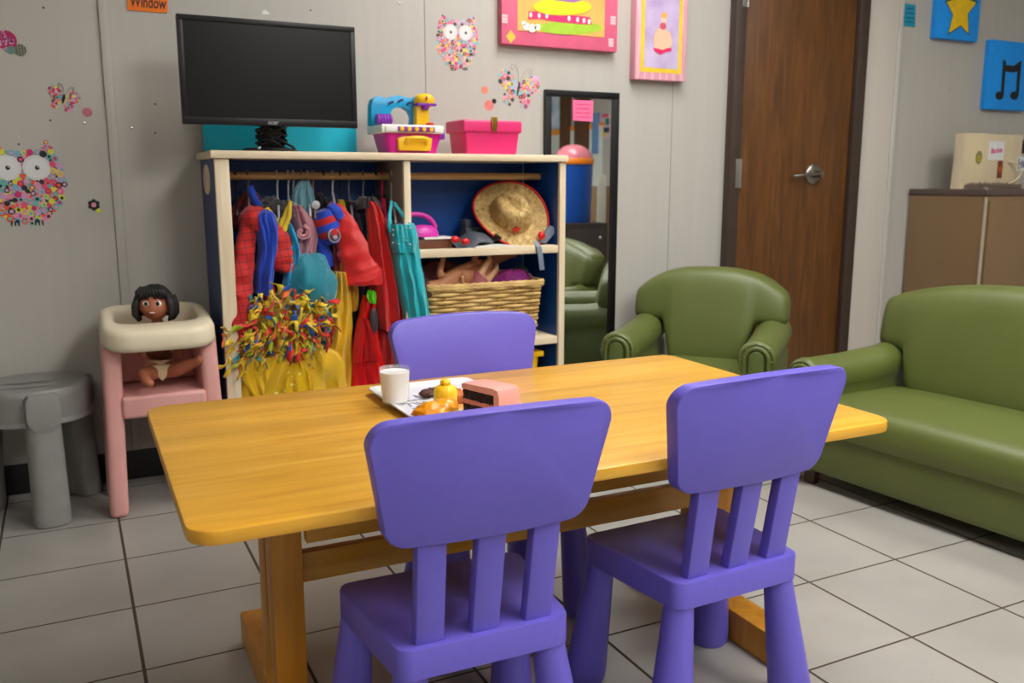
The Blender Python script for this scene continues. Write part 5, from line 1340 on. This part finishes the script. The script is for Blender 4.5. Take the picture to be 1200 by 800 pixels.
big = [(-8, 176), (-1, 173), (8, 178), (18, 180), (35, 178), (48, 176), (54, 166), (60, 172), (66, 185), (72, 196), (75, 208), (76.5, 217), (74, 231), (68, 243), (58, 254), (45, 261), (30, 262), (12, 258), (-2, 248), (-8, 235), (-10, 210)]
owl('owl_sticker', 'large owl wall sticker made of coloured dots at the left edge', big, [(8.5, 196.5), (43, 196.5)], 16.5, pal, 1.0, 4.6, 14000, 3, [(18, 262), (46, 261)], 2.9)
sm = [(518, 17), (523, 23), (530, 25), (536, 25), (546, 24), (553, 18), (556, 22), (558, 34), (559.5, 46), (557, 60), (552, 71), (545, 78), (536, 81), (527, 79), (519, 70), (513, 58), (511.5, 46), (514, 30)]
owl('owl_sticker', 'smaller owl wall sticker above the pink box', sm, [(528, 37.5), (545.5, 38.5)], 8.0, pal2, .6, 2.3, 9000, 5, [(531, 81), (545, 81)], 1.5)
def butterfly(label, c, s, pal_, rmin, rmax, seed, rot, name='butterfly_sticker'):
    o = thing(name, label, 'wall sticker', atY(c[0], c[1], WY-.001)); k = (atY(c[0]+1, c[1], WY)-atY(c[0], c[1], WY)).length
    c0 = px2w(*c); ca, sa = math.cos(rot), math.sin(rot)
    T = lambda x, z: (c0[0]+(x*ca-z*sa)*s*k, c0[1]+(x*sa+z*ca)*s*k)
    for sx in (-1, 1):
        up = [T(sx*a, b) for a, b in ((.06, .0), (.25, .36), (.55, .62), (.85, .62), (1.0, .35), (.92, .05), (.6, -.22), (.25, -.22))]
        lo = [T(sx*a, b) for a, b in ((.08, -.12), (.3, -.26), (.58, -.3), (.68, -.52), (.55, -.80), (.3, -.80), (.15, -.5))]
        mb = MB(); dots(mb, up, [], rmin*k, rmax*k, 3500, seed+sx); dots(mb, lo, [], rmin*k, rmax*k*.9, 2500, seed+7+sx); mb.build('dotted_wing', pal_, o)
        mb = MB(); pts = [T(sx*a, b) for a, b in ((.05, .2), (.1, .55), (.28, .9), (.5, .92), (.52, .74), (.40, .70), (.36, .8))]
        mb.tube([(p[0], WY-.001, p[1]) for p in pts], .0012, 6); mb.build('antenna', mat('antenna_grey', (.62, .61, .60), .6, .04, 20), o)
    mb = MB(); q0, q1 = T(0, .25), T(0, -.35); mb.tube([(q0[0], WY-.001, q0[1]), ((q0[0]+q1[0])/2, WY-.001, (q0[1]+q1[1])/2), (q1[0], WY-.001, q1[1])], [.003, .0045, .002], 8); mb.build('sticker_body', pal_[5], o)
butterfly('small dotted butterfly sticker above the large owl sticker', (74.5, 115), 18.5, pal, .5, 2.0, 21, -.28)
butterfly('larger dotted butterfly sticker beside the mirror top', (607.5, 103), 23.5, pal2, .6, 2.5, 33, -.18)
def spot(name, label, parts, y=WY):
    o = None; 
    mb = MB(); ms = []
    for (u, v, r, m) in parts:
        k = (atY(u+1, v, y)-atY(u, v, y)).length; a = px2w(u, v, y); mb.disc(a, r*k, r*k, y-.001-.0003*len(ms), y, 24, len(ms)); ms.append(m)
    return tag(mb.build(name, ms), label, 'wall sticker')
spot('dot_sticker', 'round pink dot sticker right of the small butterfly', [(102.5, 131.5, 5.8, mat('dusty_rose', (.72, .42, .47), .6, .15, 60))])
spot('dot_sticker', 'round coral dot sticker left of the larger butterfly', [(568, 105.5, 4.0, mat('coral', (.90, .50, .42), .6, .1, 60))])
spot('ladybird_sticker', 'coral ladybird sticker with a black head left of the larger butterfly', [(573, 123.5, 5.4, mat('coral_rose', (.86, .47, .45), .6, .1, 60)), (579, 118.5, 2.6, m_stb)])
o = thing('caterpillar_sticker', 'cluster of magenta, teal and grey round stickers at the top left edge', 'wall sticker', atY(8, 48, WY))
mb = MB(); k = (atY(6, 45, WY)-atY(5, 45, WY)).length
mb.disc(px2w(7, 47), 13*k, 12.5*k, WY-.001, WY, 28, 0); R.seed(9)
for i in range(40):
    a, r = R.uniform(0, 2*PI), 11.5*math.sqrt(R.random()); mb.disc(px2w(7+r*math.cos(a), 47+r*math.sin(a)), 1.3*k, 1.3*k, WY-.0014, WY-.0009, 10, 1)
mb.build('magenta_spot', [mat('caterpillar_magenta', (.66, .07, .33), .6, .05, 40), pal[6]], o)
mb = MB(); mb.disc(px2w(13, 58.5), 5.5*k, 5*k, WY-.0018, WY, 20); mb.build('teal_spot', mat('caterpillar_teal', (.36, .52, .49), .6, .05, 40), o)
mb = MB(); mb.disc(px2w(24, 58.5), 7.2*k, 7.6*k, WY-.0022, WY, 24); mb.build('grey_spot', ramp_mat('striped_grey', [(.35, (.32, .32, .29)), (.6, (.47, .47, .42))], .6, 40, (1, 1, 1), tex='wave', bump=0), o)
o = thing('flower_sticker', 'small black flower sticker with a pink centre and a lime leaf', 'wall sticker', atY(110, 240, WY))
mb = MB(); c = px2w(110, 240)
for i in range(6):
    a = i*PI/3+.5; mb.disc((c[0]+5.2*k*math.cos(a), c[1]+5.2*k*math.sin(a)), 3.1*k, 3.1*k, WY-.001, WY, 14)
mb.disc(c, 4.6*k, 4.6*k, WY-.001, WY, 16); mb.build('petals', m_stb, o)
mb = MB(); mb.disc(c, 3.4*k, 3.4*k, WY-.0016, WY, 16); mb.build('flower_centre', pal[0], o)
mb = MB(); mb.prism([px2w(112, 246.5), px2w(116, 243.5), px2w(120.5, 248.5), px2w(115.5, 249)], WY-.0013, WY); mb.build('leaf', pal[3], o)

# ------------------------------------------------------------------ paper notes
def note(name, label, quad, y, m, text=None, tsize=.03, ink=None, lines=0, lift=.003):
    o = thing(name, label, 'note', atY(quad[0][0], quad[0][1], y))
    P = [px2w(u, v, y) for u, v in quad]
    mb = MB(); mb.prism(P, y-lift, y-lift+.0012); mb.build('paper', m, o)
    cx = sum(p[0] for p in P)/4; cz = sum(p[1] for p in P)/4
    if text:
        t = text_bm(text, tsize, .0002, .12, .0006); mb = MB(); mb.merge(t, 0, Matrix.Translation((cx, y-lift-.0003, cz-.008)) @ Matrix.Diagonal((1, 1, 1.6, 1)) @ WALLTXT); mb.build('handwriting', ink, o)
    if lines:
        mb = MB(); w = abs(P[1][0]-P[0][0]); h = abs(P[0][1]-P[3][1]); R.seed(lines)
        for i in range(lines):
            z = cz+h*(.30-.6*i/max(1, lines-1)); x0 = cx-w*.36; pts = []
            n = 26
            for j in range(n): pts.append((x0+w*.72*j/(n-1)*R.uniform(.97, 1.0), y-lift-.0006, z+h*.05*math.sin(j*2.1+i)*R.uniform(.3, 1)))
            mb.tube(pts, .0012, 5)
        mb.build('handwriting', ink, o)
    return o
m_ink2 = mat('brown_marker', (.28, .10, .03), .6, .05, 20)
note('orange_note', 'orange paper note reading Window above the monitor', [(148, -14), (197, -12), (196, 15.5), (149.5, 12)], WY, mat('orange_paper', (.93, .46, .05), .7, .04, 20), 'Window', .030, m_ink2)
note('turquoise_note', 'small turquoise sticky note beside the wall strip right of the door', [(1059, 4), (1072.5, 6), (1072, 32), (1058.5, 30.5)], JY, mat('turquoise_paper', (.06, .55, .67), .7, .04, 20), None, 0, mat('blue_ink', (.02, .33, .48), .6, .05, 20), 4)

# ------------------------------------------------------------------ pictures
def board(mb, u0, u1, v0, v1, y, d, mi=0, bev=.002):
    a = atY(u0, v1, y); b = atY(u1, v1, y); z0 = (a.z+b.z)/2; z1 = atY((u0+u1)/2, v0, y).z
    mb.box(a.x, b.x, y, y+d, z0, z1, bev, mi); return a.x, b.x, z0, z1
YP = WY-.034
o = thing('pink_framed_picture', 'wide pink framed picture with a yellow and green painting, top centre', 'picture', atY(655, 30, YP))
m_pf = mat('pink_frame_paint', (.84, .37, .50), .5, .08, 14); m_gold = mat('painted_gold', (.88, .66, .34), .6, .1, 14)
x0, x1 = atY(588, 55, YP).x, atY(723, 60, YP).x; z0 = atY(655, 56, YP).z; z1 = z0+.40
mb = MB(); mb.box(x0, x1, YP, WY-.0005, z0, z1, .003); mb.build('picture_frame', m_pf, o)
ix0, ix1, iz0, iz1 = x0+.066, x1-.062, z0+.052, z1-.055
mb = MB(); mb.box(ix0, ix1, YP-.002, YP+.001, iz0, iz1); cv = mb.build('canvas', m_gold, o)
def shape(name, pts, m, parent, y, d=.001):
    mb = MB(); mb.prism([px2w(u, v, y) for u, v in pts], y-d, y); return mb.build(name, m, parent)
def oval(u, v, ru, rv, n=24): return [(u+ru*math.cos(2*PI*i/n), v+rv*math.sin(2*PI*i/n)) for i in range(n)]
mP = lambda n, c: mat(n, c, .6, .1, 30)
yy = YP-.002
shape('green_lawn', oval(668, 32.5, 38, 8), mP('paint_green', (.62, .76, .18)), cv, yy)
shape('pink_band', [(620, 13), (691, 20), (694, 29), (680, 28), (655, 26), (632, 22), (619, 22.5)], mP('paint_magenta', (.86, .14, .40)), cv, yy-.001)
shape('yellow_dome', oval(659, 8, 34, 10)+[], mP('paint_yellow', (.95, .83, .05)), cv, yy-.002)
shape('lilac_shape', [(645, -22), (680, -20), (684, 0), (672, 3), (648, 0)], mP('paint_lilac', (.62, .40, .66)), cv, yy-.003)
m_dab = mP('paint_white', (.93, .90, .86))
for u, v in ((622, 17.5), (632, 18), (641, 18.5), (667, 21.5), (677, 23), (684.5, 24), (690.5, 25.5)):
    mb = MB(); mb.prism([px2w(a, b, yy-.003) for a, b in oval(u, v, 1.6, 3.0, 12)], yy-.0028, yy-.001); mb.build('white_dab', m_dab, cv)
for u, v, r in ((617, 31, 4), (624, 33, 4.5), (630, 32, 3.5), (614, 27, 2.5)):
    mb = MB(); mb.prism([px2w(a, b, yy-.003) for a, b in oval(u, v, r, r*1.1, 14)], yy-.0025, yy); mb.build('white_flower', m_dab, cv)
fr = o.children[0]
mb = MB(); c = px2w(598.5, 43, YP); mb.prism([(c[0]-.021, c[1]), (c[0], c[1]-.024), (c[0]+.021, c[1]), (c[0], c[1]+.024)], YP-.0012, YP); mb.build('yellow_diamond', mP('paint_corner_yellow', (.90, .72, .25)), fr)
m_chk = mP('paint_check', (.93, .78, .78))
for u, v in ((591.5, 22), (716, 50), (718.5, 24)):
    c = px2w(u, v, YP); mb = MB()
    for a in (-1, 0, 1):
        for b in (-1, 0, 1): mb.box(c[0]+a*.008-.0033, c[0]+a*.008+.0033, YP-.0012, YP, c[1]+b*.011-.0045, c[1]+b*.011+.0045)
    mb.build('white_check', m_chk, fr)
YQ = WY-.042
o = thing('ballet_picture', 'small pink canvas with a yellow border and a dancer in a pale skirt', 'picture', atY(770, 50, YQ))
x0, x1 = atY(744, 92, YQ).x, atY(803, 95, YQ).x; z0 = atY(773, 94, YQ).z; z1 = z0+(x1-x0)*1.52
m_pq = ramp_mat('pink_quilted_paint', [(.3, (.88, .62, .68)), (.5, (.84, .55, .64)), (.7, (.92, .70, .74))], .6, 9, (1, 1, 1), tex='wave', distortion=4, bump=0)
mb = MB(); mb.box(x0, x1, YQ, WY-.0005, z0, z1, .003); bd = mb.build('canvas', m_pq, o)
a, b = .024, .030
mb = MB(); mb.box(x0+a, x1-a, YQ-.001, YQ+.001, z0+b, z1-b); mb.build('yellow_border', mP('border_yellow', (.90, .76, .18)), bd)
a2, b2 = a+.018, b+.018
mb = MB(); mb.box(x0+a2, x1-a2, YQ-.002, YQ+.001, z0+b2, z1-b2); pn = mb.build('lilac_panel', ramp_mat('lilac_wash', [(.3, (.66, .56, .74)), (.7, (.80, .73, .85))], .6, 9, (1, 1, 1), bump=0), bd)
yy = YQ-.002
shape('skirt', [(769, 34), (778, 33), (785, 38), (788, 50), (785, 58), (775, 60), (767, 57), (765.5, 46)], mP('paint_skin', (.90, .72, .60)), pn, yy)
shape('hem', [(765.5, 56), (771, 57), (776, 58.5), (782, 56.5), (787, 56), (786.5, 60), (780, 61), (774, 64), (767, 60)], mP('paint_rose', (.85, .12, .38)), pn, yy-.001)
shape('torso', oval(777, 30.5, 3.6, 4.2), mP('paint_red', (.80, .30, .38)), pn, yy-.001)
shape('head', oval(777.5, 23.5, 3.2, 4.0), mP('paint_face', (.92, .74, .66)), pn, yy-.001)
shape('hair', oval(778.5, 18, 3.4, 3.4), mP('paint_hair', (.90, .66, .28)), pn, yy-.002)
m_cb = mat('canvas_blue', (.03, .57, .93), .6, .06, 20)
def blue_canvas(label, u0, v0, sz, y):
    a = atY(u0, v0, y); o = thing('blue_canvas', label, 'picture', (a.x+sz/2, y+.016, a.z)); mb = MB(); mb.box(a.x, a.x+sz, y, JY-.0005, a.z, a.z+sz*1.06, .003); p = mb.build('canvas', m_cb, o); return o, p, a
YB = JY-.032
o, p, a = blue_canvas('bright blue canvas with a yellow star at the top right', 1096, 44, .312, YB)
st = []
S5 = [(1125.5, -14), (1131, -2), (1144, 3), (1134, 16), (1134.5, 39), (1126, 29.5), (1112, 38.5), (1117, 17), (1109, 2), (1121, -1)]
k = 1.10; cu, cv_ = 1126, 14
shape('star_outline', [(cu+(u-cu)*k, cv_+(v-cv_)*k) for u, v in S5], m_stb, p, YB, .001); shape('yellow_star', S5, mP('star_yellow', (.90, .74, .08)), p, YB-.001, .001)
o, p, a = blue_canvas('bright blue canvas with a black music note at the right edge', 1154.5, 127.5, .325, YB)
shape('note_beam', [(1175, 69), (1179, 76), (1188, 77), (1197, 70.5), (1196, 83), (1186, 85), (1177, 83.5)], m_stb, p, YB)
shape('note_stem', [(1175.5, 70), (1179, 72), (1176, 113), (1172.5, 113)], m_stb, p, YB-.0002); shape('note_stem', [(1193, 74), (1197, 71), (1193.5, 112), (1190, 113)], m_stb, p, YB-.0002)
shape('note_head', oval(1171, 112, 4.6, 5), m_stb, p, YB-.0004); shape('note_head', oval(1188.5, 112, 4.6, 5), m_stb, p, YB-.0004)

# ------------------------------------------------------------------ mirror
mi_ = thing('wall_mirror', 'tall narrow mirror in a black frame between the unit and the armchair', 'mirror', (1.90, WY-.012, .1))
mx0, mx1, mz1, mz0 = atY(640, 106, WY-.022).x, atY(726.5, 110, WY-.022).x, atY(690, 107, WY-.022).z, .115
YM = WY-.022
mb = MB(); fwm = .026
for (xa, xb, za, zb) in ((mx0, mx1, mz1-fwm, mz1), (mx0, mx1, mz0, mz0+fwm), (mx0, mx0+fwm, mz0+fwm, mz1-fwm), (mx1-fwm, mx1, mz0+fwm, mz1-fwm)): mb.box(xa, xb, YM, WY-.001, za, zb, .002)
mb.build('mirror_frame', m_blackpl, mi_)
mm = bpy.data.materials.new('mirror_silver'); mm.use_nodes = True; b = mm.node_tree.nodes['Principled BSDF']; b.inputs['Metallic'].default_value = 1; b.inputs['Roughness'].default_value = .01; b.inputs['Base Color'].default_value = (.86, .88, .87, 1)
mb = MB(); mxc = (mx0+mx1)/2; mb.box(mx0+fwm-.002-mxc, mx1-fwm+.002-mxc, -.001, .001, mz0+fwm-.002, mz1-fwm+.002, M=Matrix.Translation((mxc, YM+.009, 0)) @ Matrix.Rotation(math.radians(1.6), 4, 'Z')); mb.build('mirror_glass', mm, mi_)
note('pink_note', 'pink sticky note stuck on the top of the mirror', [(671, 117), (695, 118), (694, 142.5), (671, 141)], YM+.006, mat('pink_paper', (.96, .42, .60), .7, .04, 20), None, 0, mat('pink_ink', (.85, .28, .47), .6, .05, 20), 4)

# ------------------------------------------------------------------ brown cabinet and sticker covered box at the right
YCf, XCl = 2.744, atY(1067, 230, JY-.02).x
m_cab = mat('taupe_metal', (.49, .39, .275), .38, .05, 4, .02, stretch=(1, 1, .3)); m_cabd = mat('dark_cabinet_top', (.33, .27, .25), .4, .06, 12)
xr_ = atY(1158, 230, YCf+.0)
zc = atY(1158, 222, YCf).z
cb = thing('brown_cabinet', 'brown metal cabinet standing behind the sofa below the blue canvases', 'cabinet', (XCl+.3, 2.75, 0))
XC0 = atY(1156, 230, YCf).x
mb = MB(); 
mb.box(XC0, XC0+.62, YCf, JY-.01, .0, zc-.03, .006); mb.build('cabinet_body', m_cab, cb)
mb = MB(); mb.box(XC0-.006, XC0+.626, YCf-.006, JY-.008, zc-.0295, zc, .006); mb.build('cabinet_top', m_cabd, cb)
mb = MB(); mb.box(XC0+.02, XC0+.60, YCf-.012, YCf-.0005, .06, zc-.05, .004); mb.build('cabinet_door', m_cab, cb)
mb = MB(); mb.tube([(XC0+.001, YCf+.001, .01), (XC0+.001, YCf+.001, zc-.035)], .008, 10); mb.build('edge_highlight', mat('painted_highlight', (.66, .60, .52), .3, .08, 20), cb)  # highlight along the front corner, put in as a paler tube
mb = MB()
mb.lathe([(.012, 0), (.012, .008), (.006, .012), (0, .012)], c=(XC0+.012, YCf+.012, zc-.0005), n=16, cap1=False)
mb.build('corner_cap', m_chrome, cb)
# cardboard box with stickers
YX = 2.95
xb0, xb1 = atY(1128, 200, YX).x, atY(1128, 200, YX).x+.43
zt = atY(1150, 156.5, YX).z
cz = zc+.0005
bxo = thing('sticker_box', 'cream cardboard box covered in small stickers on the brown cabinet', 'box', (xb0+.17, YX+.03, cz))
m_card = ramp_mat('cream_card', [(.35, (.84, .77, .62)), (.65, (.80, .74, .62))], .7, 5, (3, 1, .4), bump=.02)
mb = MB()
P = [(xb0-.004, cz), (xb0+.004, (cz+zt)/2), (xb0+.006, zt), (xb0+.12, zt+.002), (xb0+.22, zt-.002), (xb1, zt), (xb1, cz)]
mb.prism(P, YX, YX+.06, bev=.004); mb.build('carton', m_card, bxo)
mb = MB(); mb.box(xb0+.02, xb1+.01, YX-.012, YX-.0005, cz, cz+.022, .003)
R.seed(4)
for i in range(26): 
    xx = xb0+.02+.012*i; mb.tube([(xx, YX-.012, cz+.012+.006*R.random()), (xx+.006, YX-.015, cz+.026+.008*R.random()), (xx+.012, YX-.012, cz+.012)], .0025, 5)
mb.build('lace_trim', mat('dark_lace', (.46, .40, .34), .7, .4, 120), bxo)
def sticker(name, u, v, ru, rv, m, square=False):
    c = px2w(u, v, YX); k = (atY(u+1, v, YX)-atY(u, v, YX)).length; mb = MB()
    if square: mb.box(c[0]-ru*k, c[0]+ru*k, YX-.0012, YX, c[1]-rv*k, c[1]+rv*k)
    else: mb.disc(c, ru*k, rv*k, YX-.0012, YX, 20)
    return mb.build(name, m, bxo), c, k
s, c, k = sticker('name_sticker', 1167.5, 176.5, 9, 7, m_stw, True)
mb = MB(); mb.merge(text_bm('Barbie', .034, .0002, .25, .0009), 0, Matrix.Translation((c[0], YX-.0014, c[1])) @ Matrix.Rotation(-.10, 4, 'Y') @ WALLTXT); mb.build('sticker_lettering', mP('sticker_hot_pink', (.80, .16, .48)), s)
s, c, k = sticker('round_sticker', 1147, 184.5, 3.7, 5.2, mP('sticker_olive', (.52, .50, .36)))
mb = MB(); mb.disc((c[0], c[1]-.3*5*k*.4), 2.4*k, 2.8*k, YX-.0018, YX-.001, 16); mb.build('sticker_centre', mP('sticker_yellow_green', (.66, .62, .08)), s)
s, c, k = sticker('red_sticker', 1171.5, 198.5, 2.8, 6.5, mP('sticker_brown_red', (.45, .18, .08)), True)
mb = MB(); mb.disc((c[0], c[1]), 1.5*k, 2.5*k, YX-.0018, YX-.001, 12); mb.build('sticker_centre', mP('sticker_orange', (.75, .32, .12)), s)
sticker('dark_sticker', 1199.5, 172, 1.6, 5, m_stb, True)
s, c, k = sticker('blue_lettered_sticker', 1199, 192, 7, 5, m_stw, True)
mb = MB(); R.seed(2)
for i in range(7): mb.box(c[0]-6*k+i*1.7*k, c[0]-5*k+i*1.7*k, YX-.0018, YX-.001, c[1]-R.uniform(1, 4)*k, c[1]+R.uniform(1, 4)*k)
mb.build('sticker_lettering', mP('sticker_navy', (.15, .18, .36)), s)
mb = MB(); pts = [atY(u, v, YX-.02+dy) for u, v, dy in ((1181, 215, .012), (1190, 211, -.005), (1196, 204, -.012), (1195, 196, -.012), (1188, 190, 0), (1182, 189.5, .012))]
mb.tube([Vector(q) for q in smooth_rows([list(q) for q in pts], 5)], .007, 8, flat=.5); mb.build('carry_handle', m_cream, bxo)

# ------------------------------------------------------------------ the part of the room the mirror looks back at
def MU(d): return 58*d/(d+3.18)  # the glass hangs turned by a degree or two
def mir(u, v, ry):
    """point at real depth ry that the mirror shows at pixel (u,v)"""
    p = atY(u+MU(WY-ry), v, 2*(YM+.008)-ry); return p.x, p.z
RY = .30
xa, zt_ = mir(664, 262, RY); xb, _ = mir(699, 262, RY)
xc = (xa+xb)/2+.05; rw = (xb-xa)/2+.02
mb = MB(); ctr = thing('storage_cupboard', 'dark cupboard carrying the blue toy tub, seen in the mirror', 'cupboard', (xc, RY-.2, 0))
mb.box(xc-.24, xc+.20, RY-.40, RY+.02, .0, zt_-.002, .006); mb.build('cupboard_body', mat('dark_brown_laminate', (.20, .17, .16), .5, .08, 10), ctr)
mb = MB(); mb.box(xc-.20, xc+.16, RY+.0205, RY+.036, .06, zt_-.05, .003); d_ = mb.build('cupboard_door', mat('dark_brown_door', (.25, .21, .20), .5, .08, 10), ctr)
mb = MB(); mb.lathe([(.012, 0), (.014, .012), (.008, .02), (0, .02)], n=14, M=Matrix.Translation((xc+.11, RY+.036, zt_-.12)) @ Matrix.Rotation(-PI/2, 4, 'X'), cap1=False); mb.build('knob', m_steel, d_)
zr0 = mir(682, 192, RY)[1]; zr1 = mir(682, 185, RY)[1]; zd = mir(682, 168, RY)[1]
tu = thing('toy_tub', 'blue toy tub with an orange rim and a pink domed lid, seen in the mirror', 'tub', (xc, RY-.19, zt_))
cyb = RY-.19
mb = MB(); mb.lathe([(0, 0), (rw*.88, 0), (rw*.9, .01), (rw*.98, zr0-zt_), (0, zr0-zt_)], c=(xc, cyb, zt_), n=40, cap0=False, cap1=False); mb.build('tub_body', mat('tub_blue', (.05, .30, .66), .35, .04, 10), tu)
mb = MB(); mb.lathe([(0, 0), (rw*1.03, 0), (rw*1.04, .004), (rw*1.04, zr1-zr0-.004), (rw*1.02, zr1-zr0), (0, zr1-zr0)], c=(xc, cyb, zr0+.0005), n=40, cap0=False, cap1=False); mb.build('rim', mat('tub_orange', (.90, .50, .08), .35, .04, 10), tu)
mb = MB(); hd_ = zd-zr1; mb.lathe([(rw*.97, 0), (rw*.93, hd_*.25), (rw*.74, hd_*.62), (rw*.48, hd_*.88), (rw*.2, hd_*.99), (0, hd_)], c=(xc, cyb, zr1+.001), n=40, cap0=True, cap1=False); mb.build('domed_lid', mat('tub_pink', (.78, .45, .50), .22, .04, 10), tu)
# tall taupe cabinet beside it
RZ = -.35
xa, zt_ = mir(704, 218, RZ); xb, _ = mir(726, 218, RZ)
cb2 = thing('tall_locker', 'taupe metal locker with a pale edge, seen in the mirror', 'cabinet', (xa+.25, RZ-.2, 0))
mb = MB(); mb.box(xa, xa+.5, RZ-.42, RZ, 0, zt_, .006); mb.build('locker_body', m_cab, cb2)
mb = MB(); mb.box(xa+.075, xa+.49, RZ+.0005, RZ+.014, .05, zt_-.03, .004); mb.build('locker_door', m_cab, cb2)
mb = MB(); mb.box(xa-.02, xa+.07, RZ+.0005, RZ+.012, .0, zt_+.1, .003); mb.build('pale_strip', mat('pale_strip', (.76, .75, .70), .5, .04, 10), cb2)
# far wall: door posts, white panels with an orange border, posters
XW = X1
def onX(u, v):
    """point of the right wall that the mirror shows at (u,v)"""
    d = ray(u+MU(5.4), v); t = XW/d.x; p = CAM+d*t; return 2*(YM+.008)-p.y, p.z
def wallbox(u0, u1, v0, v1, d, name, m, parent, e=0.):
    ya_, za = onX(u0, (v0)); yb_, zb = onX(u1, v1); zt2 = onX((u0+u1)/2, v0)[1]; zb2 = onX((u0+u1)/2, v1)[1]
    mb = MB(); mb.box(XW-d, XW-.0005-e, min(ya_, yb_), max(ya_, yb_), zb2, zt2, .002); return mb.build(name, m, parent)
fd = thing('notice_board', 'white notice board with brown posts and an orange border, seen in the mirror', 'notice board', (XW-.02, onX(680, 200)[0], 1.2))
m_pw = mat('panel_white', (.82, .84, .82), .6, .04, 8); m_pb = mat('post_brown', (.36, .23, .13), .5, .1, 10); m_bo = mat('border_orange', (.92, .58, .15), .6, .05, 10)
wallbox(640, 704, 150, 330, .012, 'white_panel', m_pw, fd)
wallbox(640, 668, 152, 158, .016, 'orange_border', m_bo, fd); wallbox(668, 704, 146, 152, .016, 'orange_border', m_bo, fd)
wallbox(661, 668, 100, 330, .03, 'post', m_pb, fd); wallbox(678, 689, 100, 330, .03, 'post', m_pb, fd)
ps = wallbox(646, 660.5, 112, 150, .006, 'blue_poster', ramp_mat('sky_poster', [(.35, (.48, .66, .84)), (.6, (.85, .90, .95))], .5, 4, (1, 1, 1), bump=0), None); tag(ps, 'pale blue sky poster at the left of the mirror image', 'poster')
ps = wallbox(697, 703, 132, 180, .02, 'blue_banner', mat('banner_blue', (.40, .58, .76), .5, .06, 10), None); tag(ps, 'narrow blue banner behind the notice board, seen in the mirror', 'banner')
cl = thing('paper_collage', 'colourful paper collage on the far wall, at the right in the mirror', 'poster', (XW-.01, onX(710, 145)[0], 1.5))
for i, (u0, u1, v0, v1, c) in enumerate(((703, 717, 133, 162, (.80, .70, .72)), (711, 715, 138, 146, (.05, .45, .32)), (704, 709, 143, 152, (.90, .55, .35)), (709, 715, 149, 155, (.15, .22, .35)), (704, 711, 155, 160, (.88, .78, .15)), (707, 714, 133, 137, (.85, .35, .45)))):
    wallbox(u0, u1, v0, v1, .004+.002*(i > 0)+.001*i, 'collage_sheet' if i == 0 else 'paper_shape', mat('collage_%s' % ['card', 'green', 'peach', 'navy', 'yellow', 'rose'][i], c, .6, .05, 10), cl)
